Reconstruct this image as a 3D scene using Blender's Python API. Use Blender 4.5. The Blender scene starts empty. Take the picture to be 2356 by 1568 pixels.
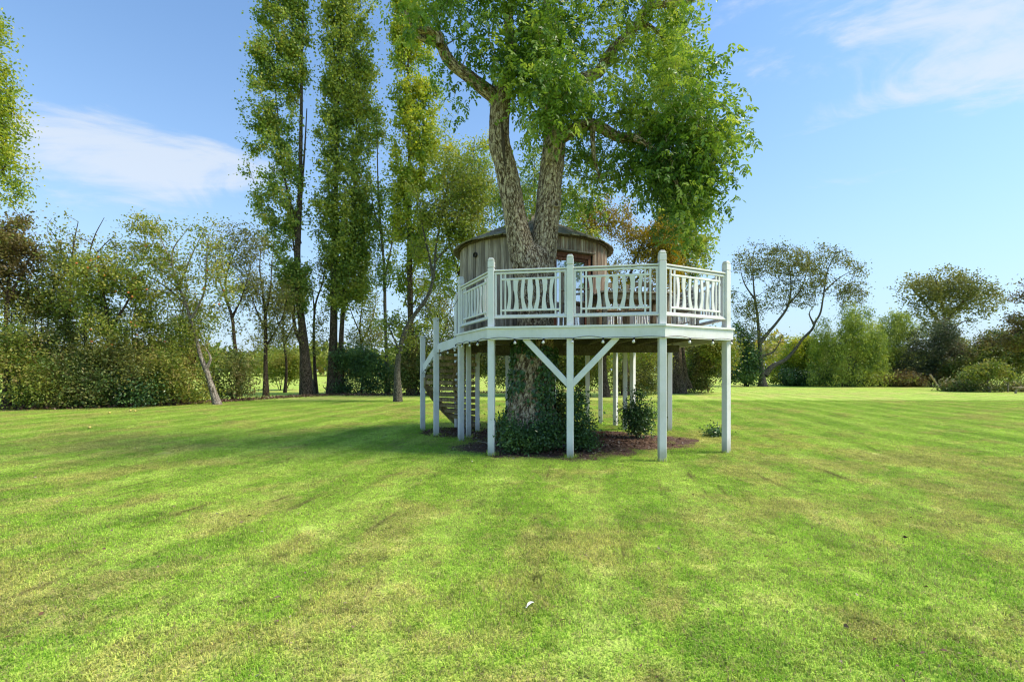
import bpy, math, random
import numpy as np
from mathutils import Vector, Matrix

R = math.radians
rng = np.random.default_rng(7)
random.seed(7)
SC = bpy.context.scene
COL = SC.collection

# ------------------------------------------------------------------ camera
EYE = 1.5
FPX = 1130.0            # focal length in the measuring grid (2356 px wide)
CX, HY = 1178.0, 850.0  # principal column and horizon row in that grid
cam_d = bpy.data.cameras.new("camera")
cam = bpy.data.objects.new("camera", cam_d)
COL.objects.link(cam)
cam.location = (0, 0, EYE)
cam.rotation_euler = (R(90), 0, 0)
cam_d.sensor_fit = 'HORIZONTAL'
cam_d.sensor_width = 36.0
cam_d.lens = 36.0 * FPX / 2356.0
cam_d.shift_y = (HY - 784.0) / 2356.0
cam_d.clip_start = 0.05
cam_d.clip_end = 3000
SC.camera = cam

# ------------------------------------------------------------------ render settings
SC.render.engine = 'CYCLES'
SC.cycles.use_denoising = True
try:
    SC.cycles.denoiser = 'OPENIMAGEDENOISE'
    SC.cycles.denoising_input_passes = 'RGB_ALBEDO_NORMAL'
    SC.cycles.denoising_prefilter = 'ACCURATE'
except Exception:
    pass
SC.cycles.max_bounces = 4
SC.cycles.diffuse_bounces = 2
SC.cycles.glossy_bounces = 3
SC.cycles.transmission_bounces = 3
SC.cycles.transparent_max_bounces = 6
SC.cycles.caustics_reflective = False
SC.cycles.caustics_refractive = False
SC.cycles.filter_width = 1.2
SC.view_settings.view_transform = 'Standard'
SC.view_settings.look = 'None'
SC.view_settings.gamma = 1.0
SC.view_settings.use_curve_mapping = False
SC.view_settings.exposure = 1.28

# ------------------------------------------------------------------ sun + sky
SUN_AZ = R(94)    # clockwise from +Y (the viewing direction): from the right
SUN_EL = R(50)
sun_dir = Vector((math.sin(SUN_AZ) * math.cos(SUN_EL), math.cos(SUN_AZ) * math.cos(SUN_EL), math.sin(SUN_EL)))
sun_d = bpy.data.lights.new("sun", 'SUN')
sun_d.energy = 2.45
sun_d.angle = R(20.0)
sun_d.color = (1.0, 0.90, 0.73)
sun = bpy.data.objects.new("sun", sun_d)
COL.objects.link(sun)
sun.location = (30, -20, 40)
sun.rotation_euler = (-sun_dir).to_track_quat('-Z', 'Y').to_euler()


class NT:
    """small helper round a node tree"""
    def __init__(s, tree):
        s.t = tree
        s.n = tree.nodes
        s.l = tree.links

    def add(s, typ, **kw):
        nd = s.n.new(typ)
        for k, v in kw.items():
            if k.startswith('i_'):
                nd.inputs[k[2:].replace('_', ' ')].default_value = v
            else:
                setattr(nd, k, v)
        return nd

    def link(s, a, b):
        s.l.new(a, b)

    def val(s, sock, v):
        if hasattr(v, 'is_output'):
            s.l.new(v, sock)
        else:
            sock.default_value = v

    def math(s, op, a, b=0.0, c=None, clamp=False):
        nd = s.n.new('ShaderNodeMath')
        nd.operation = op
        nd.use_clamp = clamp
        s.val(nd.inputs[0], a)
        s.val(nd.inputs[1], b)
        if c is not None:
            s.val(nd.inputs[2], c)
        return nd.outputs[0]

    def vmath(s, op, a, b=(0, 0, 0)):
        nd = s.n.new('ShaderNodeVectorMath')
        nd.operation = op
        s.val(nd.inputs[0], a)
        s.val(nd.inputs[1], b)
        return nd.outputs['Value'] if op in ('LENGTH', 'DOT_PRODUCT', 'DISTANCE') else nd.outputs[0]

    def noise(s, vec, scale, detail=4.0, rough=0.55, dist=0.0):
        nd = s.n.new('ShaderNodeTexNoise')
        s.l.new(vec, nd.inputs['Vector'])
        nd.inputs['Scale'].default_value = scale
        nd.inputs['Detail'].default_value = detail
        nd.inputs['Roughness'].default_value = rough
        nd.inputs['Distortion'].default_value = dist
        return nd.outputs['Fac']

    def ramp(s, fac, stops, interp='LINEAR'):
        nd = s.n.new('ShaderNodeValToRGB')
        cr = nd.color_ramp
        cr.interpolation = interp
        while len(cr.elements) < len(stops):
            cr.elements.new(0.5)
        for e, (p, c) in zip(cr.elements, stops):
            e.position = p
            e.color = (*c, 1) if len(c) == 3 else c
        s.l.new(fac, nd.inputs[0])
        return nd.outputs['Color']

    def step(s, fac, lo, hi):
        nd = s.n.new('ShaderNodeMapRange')
        nd.interpolation_type = 'SMOOTHSTEP'
        s.l.new(fac, nd.inputs[0])
        nd.inputs[1].default_value = lo
        nd.inputs[2].default_value = hi
        return nd.outputs[0]

    def mix(s, fac, a, b, blend='MIX'):
        nd = s.n.new('ShaderNodeMix')
        nd.data_type = 'RGBA'
        nd.blend_type = blend
        s.val(nd.inputs[0], fac)
        for sock, v in ((nd.inputs[6], a), (nd.inputs[7], b)):
            if hasattr(v, 'is_output'):
                s.l.new(v, sock)
            else:
                sock.default_value = (*v, 1) if len(v) == 3 else v
        return nd.outputs[2]

    def mapping(s, vec, scale=(1, 1, 1), loc=(0, 0, 0), rot=(0, 0, 0)):
        nd = s.n.new('ShaderNodeMapping')
        s.l.new(vec, nd.inputs[0])
        nd.inputs[1].default_value = loc
        nd.inputs[2].default_value = rot
        nd.inputs[3].default_value = scale
        return nd.outputs[0]


world = bpy.data.worlds.new("World")
SC.world = world
world.use_nodes = True
W = NT(world.node_tree)
W.n.clear()
sky = W.add('ShaderNodeTexSky', sky_type='NISHITA')
sky.sun_disc = False
sky.sun_elevation = SUN_EL
sky.sun_rotation = SUN_AZ
sky.altitude = 0
sky.air_density = 1.0
sky.dust_density = 0.3
sky.ozone_density = 1.6
tc = W.add('ShaderNodeTexCoord')
dirv = tc.outputs['Generated']
sep = W.add('ShaderNodeSeparateXYZ')
W.link(dirv, sep.inputs[0])
zz = W.math('MAXIMUM', sep.outputs['Z'], 0.0)
den = W.math('ADD', zz, 0.10)
px_ = W.math('DIVIDE', sep.outputs['X'], den)
py_ = W.math('DIVIDE', sep.outputs['Y'], den)
cmb = W.add('ShaderNodeCombineXYZ')
W.link(px_, cmb.inputs[0])
W.link(py_, cmb.inputs[1])
cp = W.mapping(cmb.outputs[0], scale=(0.55, 1.5, 1), rot=(0, 0, R(14)))
cd = W.mapping(dirv, scale=(3.0, 3.0, 9.0), rot=(0, R(-4), 0))
n1 = W.noise(cd, 1.5, 9, 0.62, 0.7)
n2 = W.noise(W.mapping(cp, loc=(5.2, 1.7, 0)), 2.2, 7, 0.62, 0.4)
nn = W.math('ADD', W.math('MULTIPLY', n1, 0.65), W.math('MULTIPLY', n2, 0.35))


def cloud_mask(dx, dz, sx, sy, sz):
    c = Vector((dx, 1.0, dz)).normalized()
    d = W.vmath('SUBTRACT', dirv, tuple(c))
    d = W.vmath('MULTIPLY', d, (sx, sy, sz))
    ln = W.vmath('LENGTH', d)
    nd = W.n.new('ShaderNodeMapRange')
    nd.interpolation_type = 'SMOOTHSTEP'
    W.link(ln, nd.inputs[0])
    nd.inputs[1].default_value = 1.0
    nd.inputs[2].default_value = 0.0
    nd.inputs[3].default_value = 0.0
    nd.inputs[4].default_value = 1.0
    return nd.outputs[0]


m1 = cloud_mask(-0.80, 0.420, 2.9, 1.5, 10.5)
m1b = cloud_mask(-0.64, 0.43, 3.2, 1.5, 12.0)
m2 = cloud_mask(0.95, 0.80, 1.9, 1.2, 3.6)
m3 = cloud_mask(0.92, 0.575, 3.0, 2.0, 20.0)
msum = W.math('ADD', W.math('ADD', W.math('MULTIPLY', m1, 0.215), W.math('MULTIPLY', m2, 0.24)),
              W.math('ADD', W.math('MULTIPLY', m1b, 0.11), W.math('MULTIPLY', m3, 0.12)))
dens = W.step(W.math('ADD', nn, msum), 0.61, 0.82)
dens = W.math('MULTIPLY', dens, W.step(sep.outputs['Z'], 0.0, 0.12))
dens = W.math('MULTIPLY', dens, 0.70)
# low thin haze veil towards the horizon, all round
veil = W.math('POWER', W.math('SUBTRACT', 1.0, zz, clamp=True), 3.0)
veil = W.math('MULTIPLY', veil, 0.95)
hsw = W.add('ShaderNodeHueSaturation')
hsw.inputs['Saturation'].default_value = 1.08
hsw.inputs['Value'].default_value = 1.0
tnt = W.mix(1.0, sky.outputs[0], (0.86, 0.93, 0.96), 'MULTIPLY')
W.link(tnt, hsw.inputs['Color'])
skyc = W.mix(veil, hsw.outputs[0], (1.85, 2.42, 3.15))
skyc = W.mix(dens, skyc, (3.05, 3.25, 3.5))
bg = W.add('ShaderNodeBackground')
W.link(skyc, bg.inputs[0])
bg.inputs[1].default_value = 0.113
wo = W.add('ShaderNodeOutputWorld')
W.link(bg.outputs[0], wo.inputs[0])


# ------------------------------------------------------------------ numbers
def P(x, y, Z):
    """point at depth Z that the measuring grid shows at (x, y)"""
    return np.array([(x - CX) / FPX * Z, Z, EYE + (HY - y) / FPX * Z])


def vnoise(p, seed=0):
    """value noise 0..1 on (N,3)"""
    p = np.asarray(p, float)
    i = np.floor(p).astype(np.int64)
    f = p - i
    f = f * f * (3 - 2 * f)
    out = np.zeros(len(p))
    for dx in (0, 1):
        for dy in (0, 1):
            for dz in (0, 1):
                h = (i[:, 0] + dx) * 374761393 + (i[:, 1] + dy) * 668265263 + (i[:, 2] + dz) * 2147483647 + seed * 974711
                h = (h ^ (h >> 13)) * 1274126177
                h = (h ^ (h >> 16)) & 0xFFFFFF
                w = (f[:, 0] if dx else 1 - f[:, 0]) * (f[:, 1] if dy else 1 - f[:, 1]) * (f[:, 2] if dz else 1 - f[:, 2])
                out += w * (h / float(0xFFFFFF))
    return out


def fbm(p, seed=0, oct=3):
    p = np.asarray(p, float)
    a, s, t = 0.5, 0.0, 0.0
    for k in range(oct):
        s = s + a * vnoise(p * 2 ** k + 17.3 * k, seed + k)
        t += a
        a *= 0.5
    return s / t


# ------------------------------------------------------------------ mesh builder
class MB:
    def __init__(s):
        s.v, s.f, s.att, s.n = [], [], {}, 0

    def add(s, v, faces, **att):
        v = np.asarray(v, float).reshape(-1, 3)
        s.v.append(v)
        for f in faces:                      # each entry: (M,k) int array
            s.f.append(np.asarray(f, np.int64) + s.n)
        for k, a in att.items():
            s.att.setdefault(k, []).append((s.n, np.asarray(a, float)))
        s.n += len(v)

    def mesh(s, name, origin=(0, 0, 0), smooth=False):
        me = bpy.data.meshes.new(name)
        v = np.concatenate(s.v) - np.asarray(origin, float)
        me.vertices.add(len(v))
        me.vertices.foreach_set('co', v.astype(np.float32).ravel())
        loops = np.concatenate([f.ravel() for f in s.f])
        tot = np.concatenate([np.full(len(f), f.shape[1], np.int64) for f in s.f])
        st = np.concatenate([[0], np.cumsum(tot)[:-1]])
        me.loops.add(len(loops))
        me.loops.foreach_set('vertex_index', loops.astype(np.int32))
        me.polygons.add(len(tot))
        me.polygons.foreach_set('loop_start', st.astype(np.int32))
        try:
            me.polygons.foreach_set('loop_total', tot.astype(np.int32))
        except Exception:
            pass
        for k, lst in s.att.items():
            dim = 3 if lst[0][1].ndim == 2 else 1
            arr = np.zeros((s.n, 3) if dim == 3 else s.n)
            for off, a in lst:
                arr[off:off + len(a)] = a
            at = me.attributes.new(k, 'FLOAT_VECTOR' if dim == 3 else 'FLOAT', 'POINT')
            at.data.foreach_set('vector' if dim == 3 else 'value', arr.astype(np.float32).ravel())
        me.update(calc_edges=True)
        me.validate()
        me.polygons.foreach_set('use_smooth', np.full(len(me.polygons), bool(smooth)))
        return me


def unit(a):
    a = np.asarray(a, float)
    return a / max(np.linalg.norm(a), 1e-9)


def box_vf(c, ax, ay, az, hx, hy, hz, ch=0.0):
    """(chamfered) oriented box"""
    c = np.asarray(c, float)
    ax, ay, az = unit(ax), unit(ay), unit(az)
    if ch <= 0:
        s = np.array([[-1, -1, -1], [1, -1, -1], [1, 1, -1], [-1, 1, -1], [-1, -1, 1], [1, -1, 1], [1, 1, 1], [-1, 1, 1]], float)
        v = c + s[:, :1] * hx * ax + s[:, 1:2] * hy * ay + s[:, 2:] * hz * az
        return v, [np.array([[0, 3, 2, 1], [4, 5, 6, 7], [0, 1, 5, 4], [1, 2, 6, 5], [2, 3, 7, 6], [3, 0, 4, 7]])]
    ch = min(ch, hx * .9, hy * .9, hz * .9)
    h = np.array([hx, hy, hz])
    vs, idx = [], {}
    for sx in (-1, 1):
        for sy in (-1, 1):
            for sz in (-1, 1):
                s = np.array([sx, sy, sz], float)
                for a in range(3):
                    q = s * (h - ch)
                    q[a] = s[a] * h[a]
                    idx[(sx, sy, sz, a)] = len(vs)
                    vs.append(q)
    vs = np.array(vs)
    quads, tris = [], []
    for a in range(3):
        b, d = (a + 1) % 3, (a + 2) % 3
        for s in (-1, 1):
            q = []
            for (sb, sd) in ((-1, -1), (1, -1), (1, 1), (-1, 1)):
                k = [0, 0, 0]
                k[a], k[b], k[d] = s, sb, sd
                q.append(idx[(*k, a)])
            quads.append(q if s > 0 else q[::-1])
    for a in range(3):          # edges run along axis a
        b, d = (a + 1) % 3, (a + 2) % 3
        for sb in (-1, 1):
            for sd in (-1, 1):
                k0, k1 = [0, 0, 0], [0, 0, 0]
                k0[a], k0[b], k0[d] = -1, sb, sd
                k1[a], k1[b], k1[d] = 1, sb, sd
                q = [idx[(*k0, b)], idx[(*k1, b)], idx[(*k1, d)], idx[(*k0, d)]]
                quads.append(q if sb * sd > 0 else q[::-1])
    for sx in (-1, 1):
        for sy in (-1, 1):
            for sz in (-1, 1):
                t = [idx[(sx, sy, sz, 0)], idx[(sx, sy, sz, 1)], idx[(sx, sy, sz, 2)]]
                tris.append(t if sx * sy * sz > 0 else t[::-1])
    v = c + vs[:, :1] * ax + vs[:, 1:2] * ay + vs[:, 2:] * az
    return v, [np.array(quads), np.array(tris)]


def beam_vf(p, q, w, h, up=(0, 0, 1), ch=0.004, side=None):
    """box from p to q, w across, h along up"""
    p, q = np.asarray(p, float), np.asarray(q, float)
    d = q - p
    L = np.linalg.norm(d)
    d = d / L
    up = np.asarray(up, float)
    s = unit(np.cross(d, up))
    u = np.cross(s, d)
    return box_vf((p + q) / 2, d, -s, u, L / 2, w / 2, h / 2, ch)


def smooth_path(pts, step):
    """Catmull-Rom through rows of pts (first 3 columns position, 4th radius)"""
    pts = np.asarray(pts, float)
    ext = np.vstack([2 * pts[0] - pts[1], pts, 2 * pts[-1] - pts[-2]])
    out = []
    for i in range(1, len(ext) - 2):
        p0, p1, p2, p3 = ext[i - 1:i + 3]
        n = max(1, int(math.ceil(np.linalg.norm(p2[:3] - p1[:3]) / step)))
        for k in range(n):
            t = k / n
            out.append(0.5 * ((2 * p1) + (-p0 + p2) * t + (2 * p0 - 5 * p1 + 4 * p2 - p3) * t * t + (-p0 + 3 * p1 - 3 * p2 + p3) * t ** 3))
    out.append(pts[-1])
    return np.array(out)


def tube(mb, path, n=6, jitter=0.0, seed=0, ridges=0, cap=True, flute=None):
    """path (M,4): xyz + radius; adds a tube with bark coordinates"""
    path = np.asarray(path, float)
    c, r = path[:, :3], np.maximum(path[:, 3], 0.002)
    M = len(c)
    t = np.gradient(c, axis=0)
    t /= np.maximum(np.linalg.norm(t, axis=1, keepdims=True), 1e-9)
    u = np.zeros_like(c)
    a = np.array([0.0, -1.0, 0.0]) if abs(t[0][1]) < 0.9 else np.array([1.0, 0, 0])
    for i in range(M):
        a = a - t[i] * np.dot(a, t[i])
        a /= max(np.linalg.norm(a), 1e-9)
        u[i] = a
    w = np.cross(t, u)
    th = np.arange(n) / n * 2 * math.pi
    co, si = np.cos(th), np.sin(th)
    rr = np.repeat(r[:, None], n, 1)
    s = np.concatenate([[0], np.cumsum(np.linalg.norm(np.diff(c, axis=0), axis=1))])
    bk = np.stack([np.outer(r, co), np.outer(r, si), np.repeat(s[:, None], n, 1)], -1)
    if jitter:
        q = bk.reshape(-1, 3)
        nz = fbm(q * np.array([2.2, 2.2, 1.1]) + seed * 3.1, seed, 3).reshape(M, n) - .5
        rr = rr * (1 + jitter * 2 * nz)
    if flute is not None:
        rr = rr * (1 + flute(s[:, None] / max(s[-1], 1e-6), th[None, :]))
    if ridges:
        q = bk.reshape(-1, 3)
        a1 = np.abs(fbm(q * np.array([17, 17, 4.2]) + 9, seed + 5, 2) - .5).reshape(M, n)
        a2 = np.abs(fbm(q * np.array([30, 30, 9.0]) + 3, seed + 8, 2) - .5).reshape(M, n)
        rr = rr + ridges * (np.minimum(a1 * 5, 1) * 0.7 + np.minimum(a2 * 5, 1) * .35 - .6)
    v = c[:, None, :] + rr[..., None] * (co[None, :, None] * u[:, None, :] + si[None, :, None] * w[:, None, :])
    i = np.arange(M - 1)[:, None] * n
    j = np.arange(n)[None, :]
    jn = (j + 1) % n
    f = np.stack([i + j, i + jn, i + n + jn, i + n + j], -1).reshape(-1, 4)
    mb.add(v.reshape(-1, 3), [f], bk=bk.reshape(-1, 3))
    return u, w


# ------------------------------------------------------------------ scene helpers
ORG = {}


def _link(o, parent, origin):
    COL.objects.link(o)
    if parent is not None:
        o.parent = parent
    ORG[o.name] = np.asarray(origin, float)
    return o


def thing(name, label, cat, loc, group=None):
    o = bpy.data.objects.new(name, None)
    o.empty_display_size = 0.2
    o.location = tuple(loc)
    o['label'] = label
    o['category'] = cat
    if group:
        o['group'] = group
    return _link(o, None, loc)


def obj(name, mb, mat, parent=None, label=None, smooth=False, kind=None):
    """mesh given in world coordinates"""
    org = ORG[parent.name] if parent is not None else np.zeros(3)
    me = mb.mesh(name, org, smooth) if isinstance(mb, MB) else mb
    if mat is not None:
        me.materials.append(mat)
    o = bpy.data.objects.new(name, me)
    if label:
        o['label'] = label
    if kind:
        o['kind'] = kind
    return _link(o, parent, org)


def inst(name, me, parent, loc, rot=(0, 0, 0), scale=(1, 1, 1)):
    """object on shared mesh data; loc in world coordinates (parent unrotated)"""
    o = bpy.data.objects.new(name, me)
    org = ORG[parent.name] if parent is not None else np.zeros(3)
    o.location = tuple(np.asarray(loc, float) - org)
    o.rotation_euler = rot
    o.scale = scale
    return _link(o, parent, loc)


def boxes(name, mat, parent, *vfs, label=None):
    mb = MB()
    for v, f in vfs:
        mb.add(v, f)
    return obj(name, mb, mat, parent, label)


# ------------------------------------------------------------------ materials
def new_mat(name):
    m = bpy.data.materials.new(name)
    m.use_nodes = True
    t = NT(m.node_tree)
    t.n.clear()
    out = t.add('ShaderNodeOutputMaterial')
    b = t.add('ShaderNodeBsdfPrincipled')
    t.link(b.outputs[0], out.inputs[0])
    return m, t, b, out


def bump(t, b, height, strength=0.4, dist=0.02):
    nd = t.add('ShaderNodeBump')
    nd.inputs['Strength'].default_value = strength
    nd.inputs['Distance'].default_value = dist
    t.link(height, nd.inputs['Height'])
    t.link(nd.outputs[0], b.inputs['Normal'])


def painted_wood(name, col, dirt=0.5):
    m, t, b, _ = new_mat(name)
    tcn = t.add('ShaderNodeTexCoord')
    geo = t.add('ShaderNodeNewGeometry')
    oi = t.add('ShaderNodeObjectInfo')
    pos = geo.outputs['Position']
    grain = t.noise(t.mapping(pos, scale=(14, 14, 2.0)), 3.0, 5, 0.6)
    blot = t.noise(pos, 2.3, 5, 0.65)
    speck = t.noise(pos, 38, 3, 0.6)
    c = t.mix(t.step(blot, 0.42, 0.75), col, tuple(np.array(col) * (0.86, 0.87, 0.80)))
    c = t.mix(t.math('MULTIPLY', t.step(grain, 0.5, 0.8), 0.35 * dirt), c, tuple(np.array(col) * (0.62, 0.62, 0.54)))
    c = t.mix(t.math('MULTIPLY', t.step(speck, 0.68, 0.78), 0.45 * dirt), c, (0.17, 0.16, 0.12))
    # splash dirt and algae at the foot
    sp = t.add('ShaderNodeSeparateXYZ')
    t.link(pos, sp.inputs[0])
    foot = t.math('MULTIPLY', t.step(t.math('ADD', sp.outputs['Z'], t.math('MULTIPLY', blot, -0.25)), 0.22, -0.12), 0.55)
    c = t.mix(foot, c, (0.22, 0.23, 0.14))
    hv = t.math('MULTIPLY_ADD', oi.outputs['Random'], 0.12, 0.94)
    hs = t.add('ShaderNodeHueSaturation')
    t.link(c, hs.inputs['Color'])
    t.link(hv, hs.inputs['Value'])
    t.link(hs.outputs[0], b.inputs['Base Color'])
    b.inputs['Roughness'].default_value = 0.55
    bump(t, b, grain, 0.25, 0.004)
    return m


def weathered_wood(name, cols, zs=1.2, rough=0.85, moss=None, strength=0.6):
    """cols: dark, mid, light"""
    m, t, b, _ = new_mat(name)
    tcn = t.add('ShaderNodeTexCoord')
    oi = t.add('ShaderNodeObjectInfo')
    off = t.math('MULTIPLY', oi.outputs['Random'], 37.0)
    cb = t.add('ShaderNodeCombineXYZ')
    t.link(off, cb.inputs[0])
    t.link(off, cb.inputs[2])
    v = t.vmath('ADD', tcn.outputs['Object'], cb.outputs[0])
    g = t.noise(t.mapping(v, scale=(26, 26, zs)), 1.6, 6, 0.62, 0.6)
    f = t.noise(t.mapping(v, scale=(60, 60, zs * 2)), 2.0, 4, 0.6)
    bl = t.noise(t.mapping(v, scale=(3, 3, 1.2)), 1.5, 4, 0.6)
    c = t.ramp(g, [(0.28, cols[0]), (0.5, cols[1]), (0.72, cols[2])])
    c = t.mix(t.math('MULTIPLY', t.step(bl, 0.5, 0.75), 0.55), c, cols[0])
    c = t.mix(t.math('MULTIPLY', t.step(f, 0.60, 0.72), 0.6), c, tuple(np.array(cols[0]) * 0.5))
    if moss:
        mo = t.noise(t.mapping(v, scale=(4, 4, 4)), 2.2, 5, 0.6)
        c = t.mix(t.math('MULTIPLY', t.step(mo, 0.48, 0.66), 0.7), c, moss)
    hs = t.add('ShaderNodeHueSaturation')
    t.link(c, hs.inputs['Color'])
    t.link(t.math('MULTIPLY_ADD', oi.outputs['Random'], 0.7, 0.65), hs.inputs['Value'])
    t.link(hs.outputs[0], b.inputs['Base Color'])
    b.inputs['Roughness'].default_value = rough
    b.inputs['Specular IOR Level'].default_value = 0.2
    bump(t, b, t.math('ADD', g, t.math('MULTIPLY', f, 0.5)), strength, 0.01)
    return m


def bark(name, dark, mid, light, sc=1.0, strength=1.0, moss=None):
    m, t, b, _ = new_mat(name)
    at = t.add('ShaderNodeAttribute', attribute_name='bk')
    v = at.outputs['Vector']
    vv = t.mapping(v, scale=(1, 1, 0.30))
    w = t.noise(t.mapping(v, scale=(1, 1, 0.5)), 14 * sc, 5, 0.65)
    vd = t.add('ShaderNodeTexVoronoi', feature='DISTANCE_TO_EDGE')
    dv = t.add('ShaderNodeVectorMath', operation='MULTIPLY_ADD')
    cw = t.add('ShaderNodeCombineXYZ')
    t.link(w, cw.inputs[0])
    t.link(w, cw.inputs[1])
    t.link(w, cw.inputs[2])
    t.link(cw.outputs[0], dv.inputs[0])
    dv.inputs[1].default_value = (0.14 / sc, 0.14 / sc, 0.10 / sc)
    t.link(vv, dv.inputs[2])
    t.link(dv.outputs[0], vd.inputs['Vector'])
    vd.inputs['Scale'].default_value = 26 * sc
    ridge = t.step(vd.outputs['Distance'], 0.0, 0.30)
    rn = t.noise(vv, 24 * sc, 6, 0.7, 0.8)
    fine = t.noise(vv, 70 * sc, 5, 0.65)
    big = t.noise(v, 2.5, 4, 0.6)
    h = t.math('ADD', t.math('MULTIPLY', ridge, 0.34), t.math('ADD', t.math('MULTIPLY', t.step(rn, 0.30, 0.70), 0.45), t.math('MULTIPLY', fine, 0.35)))
    c = t.ramp(h, [(0.33, dark), (0.52, mid), (0.72, light)])
    c = t.mix(t.math('MULTIPLY', t.step(big, 0.5, 0.8), 0.35), c, mid)
    if moss:
        c = t.mix(t.math('MULTIPLY', t.step(t.noise(v, 4.0, 5, .65), 0.50, 0.68), 0.7), c, moss)
    t.link(c, b.inputs['Base Color'])
    b.inputs['Roughness'].default_value = 0.9
    b.inputs['Specular IOR Level'].default_value = 0.15
    bump(t, b, h, strength, 0.04)
    return m


def leaf_mat(name, cols, trans=0.38, rough=0.45, spec=0.35, glow=1.25):
    """cols: list of colours spread by the per-leaf tint"""
    m, t, b, out = new_mat(name)
    at = t.add('ShaderNodeAttribute', attribute_name='tint')
    n = len(cols)
    c = t.ramp(at.outputs['Fac'], [(i / (n - 1), cc) for i, cc in enumerate(cols)])
    t.link(c, b.inputs['Base Color'])
    b.inputs['Roughness'].default_value = rough
    b.inputs['Specular IOR Level'].default_value = spec
    tr = t.add('ShaderNodeBsdfTranslucent')
    hs = t.add('ShaderNodeHueSaturation')
    hs.inputs['Hue'].default_value = 0.485
    hs.inputs['Saturation'].default_value = 1.1
    hs.inputs['Value'].default_value = glow
    t.link(c, hs.inputs['Color'])
    t.link(hs.outputs[0], tr.inputs[0])
    mx = t.add('ShaderNodeMixShader')
    mx.inputs[0].default_value = trans
    t.link(b.outputs[0], mx.inputs[1])
    t.link(tr.outputs[0], mx.inputs[2])
    t.link(mx.outputs[0], out.inputs[0])
    return m


def flat_mat(name, col, rough=0.6, metallic=0.0, spec=0.4, nscale=18, var=0.2):
    m, t, b, _ = new_mat(name)
    geo = t.add('ShaderNodeNewGeometry')
    n = t.noise(geo.outputs['Position'], nscale, 4, 0.6)
    c = t.mix(t.step(n, 0.3, 0.7), tuple(np.array(col) * (1 - var)), tuple(np.minimum(np.array(col) * (1 + var), 1)))
    t.link(c, b.inputs['Base Color'])
    b.inputs['Roughness'].default_value = rough
    b.inputs['Metallic'].default_value = metallic
    b.inputs['Specular IOR Level'].default_value = spec
    return m


STRIPE = 0.17    # the mower ran slightly to the right of the viewing direction


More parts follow.
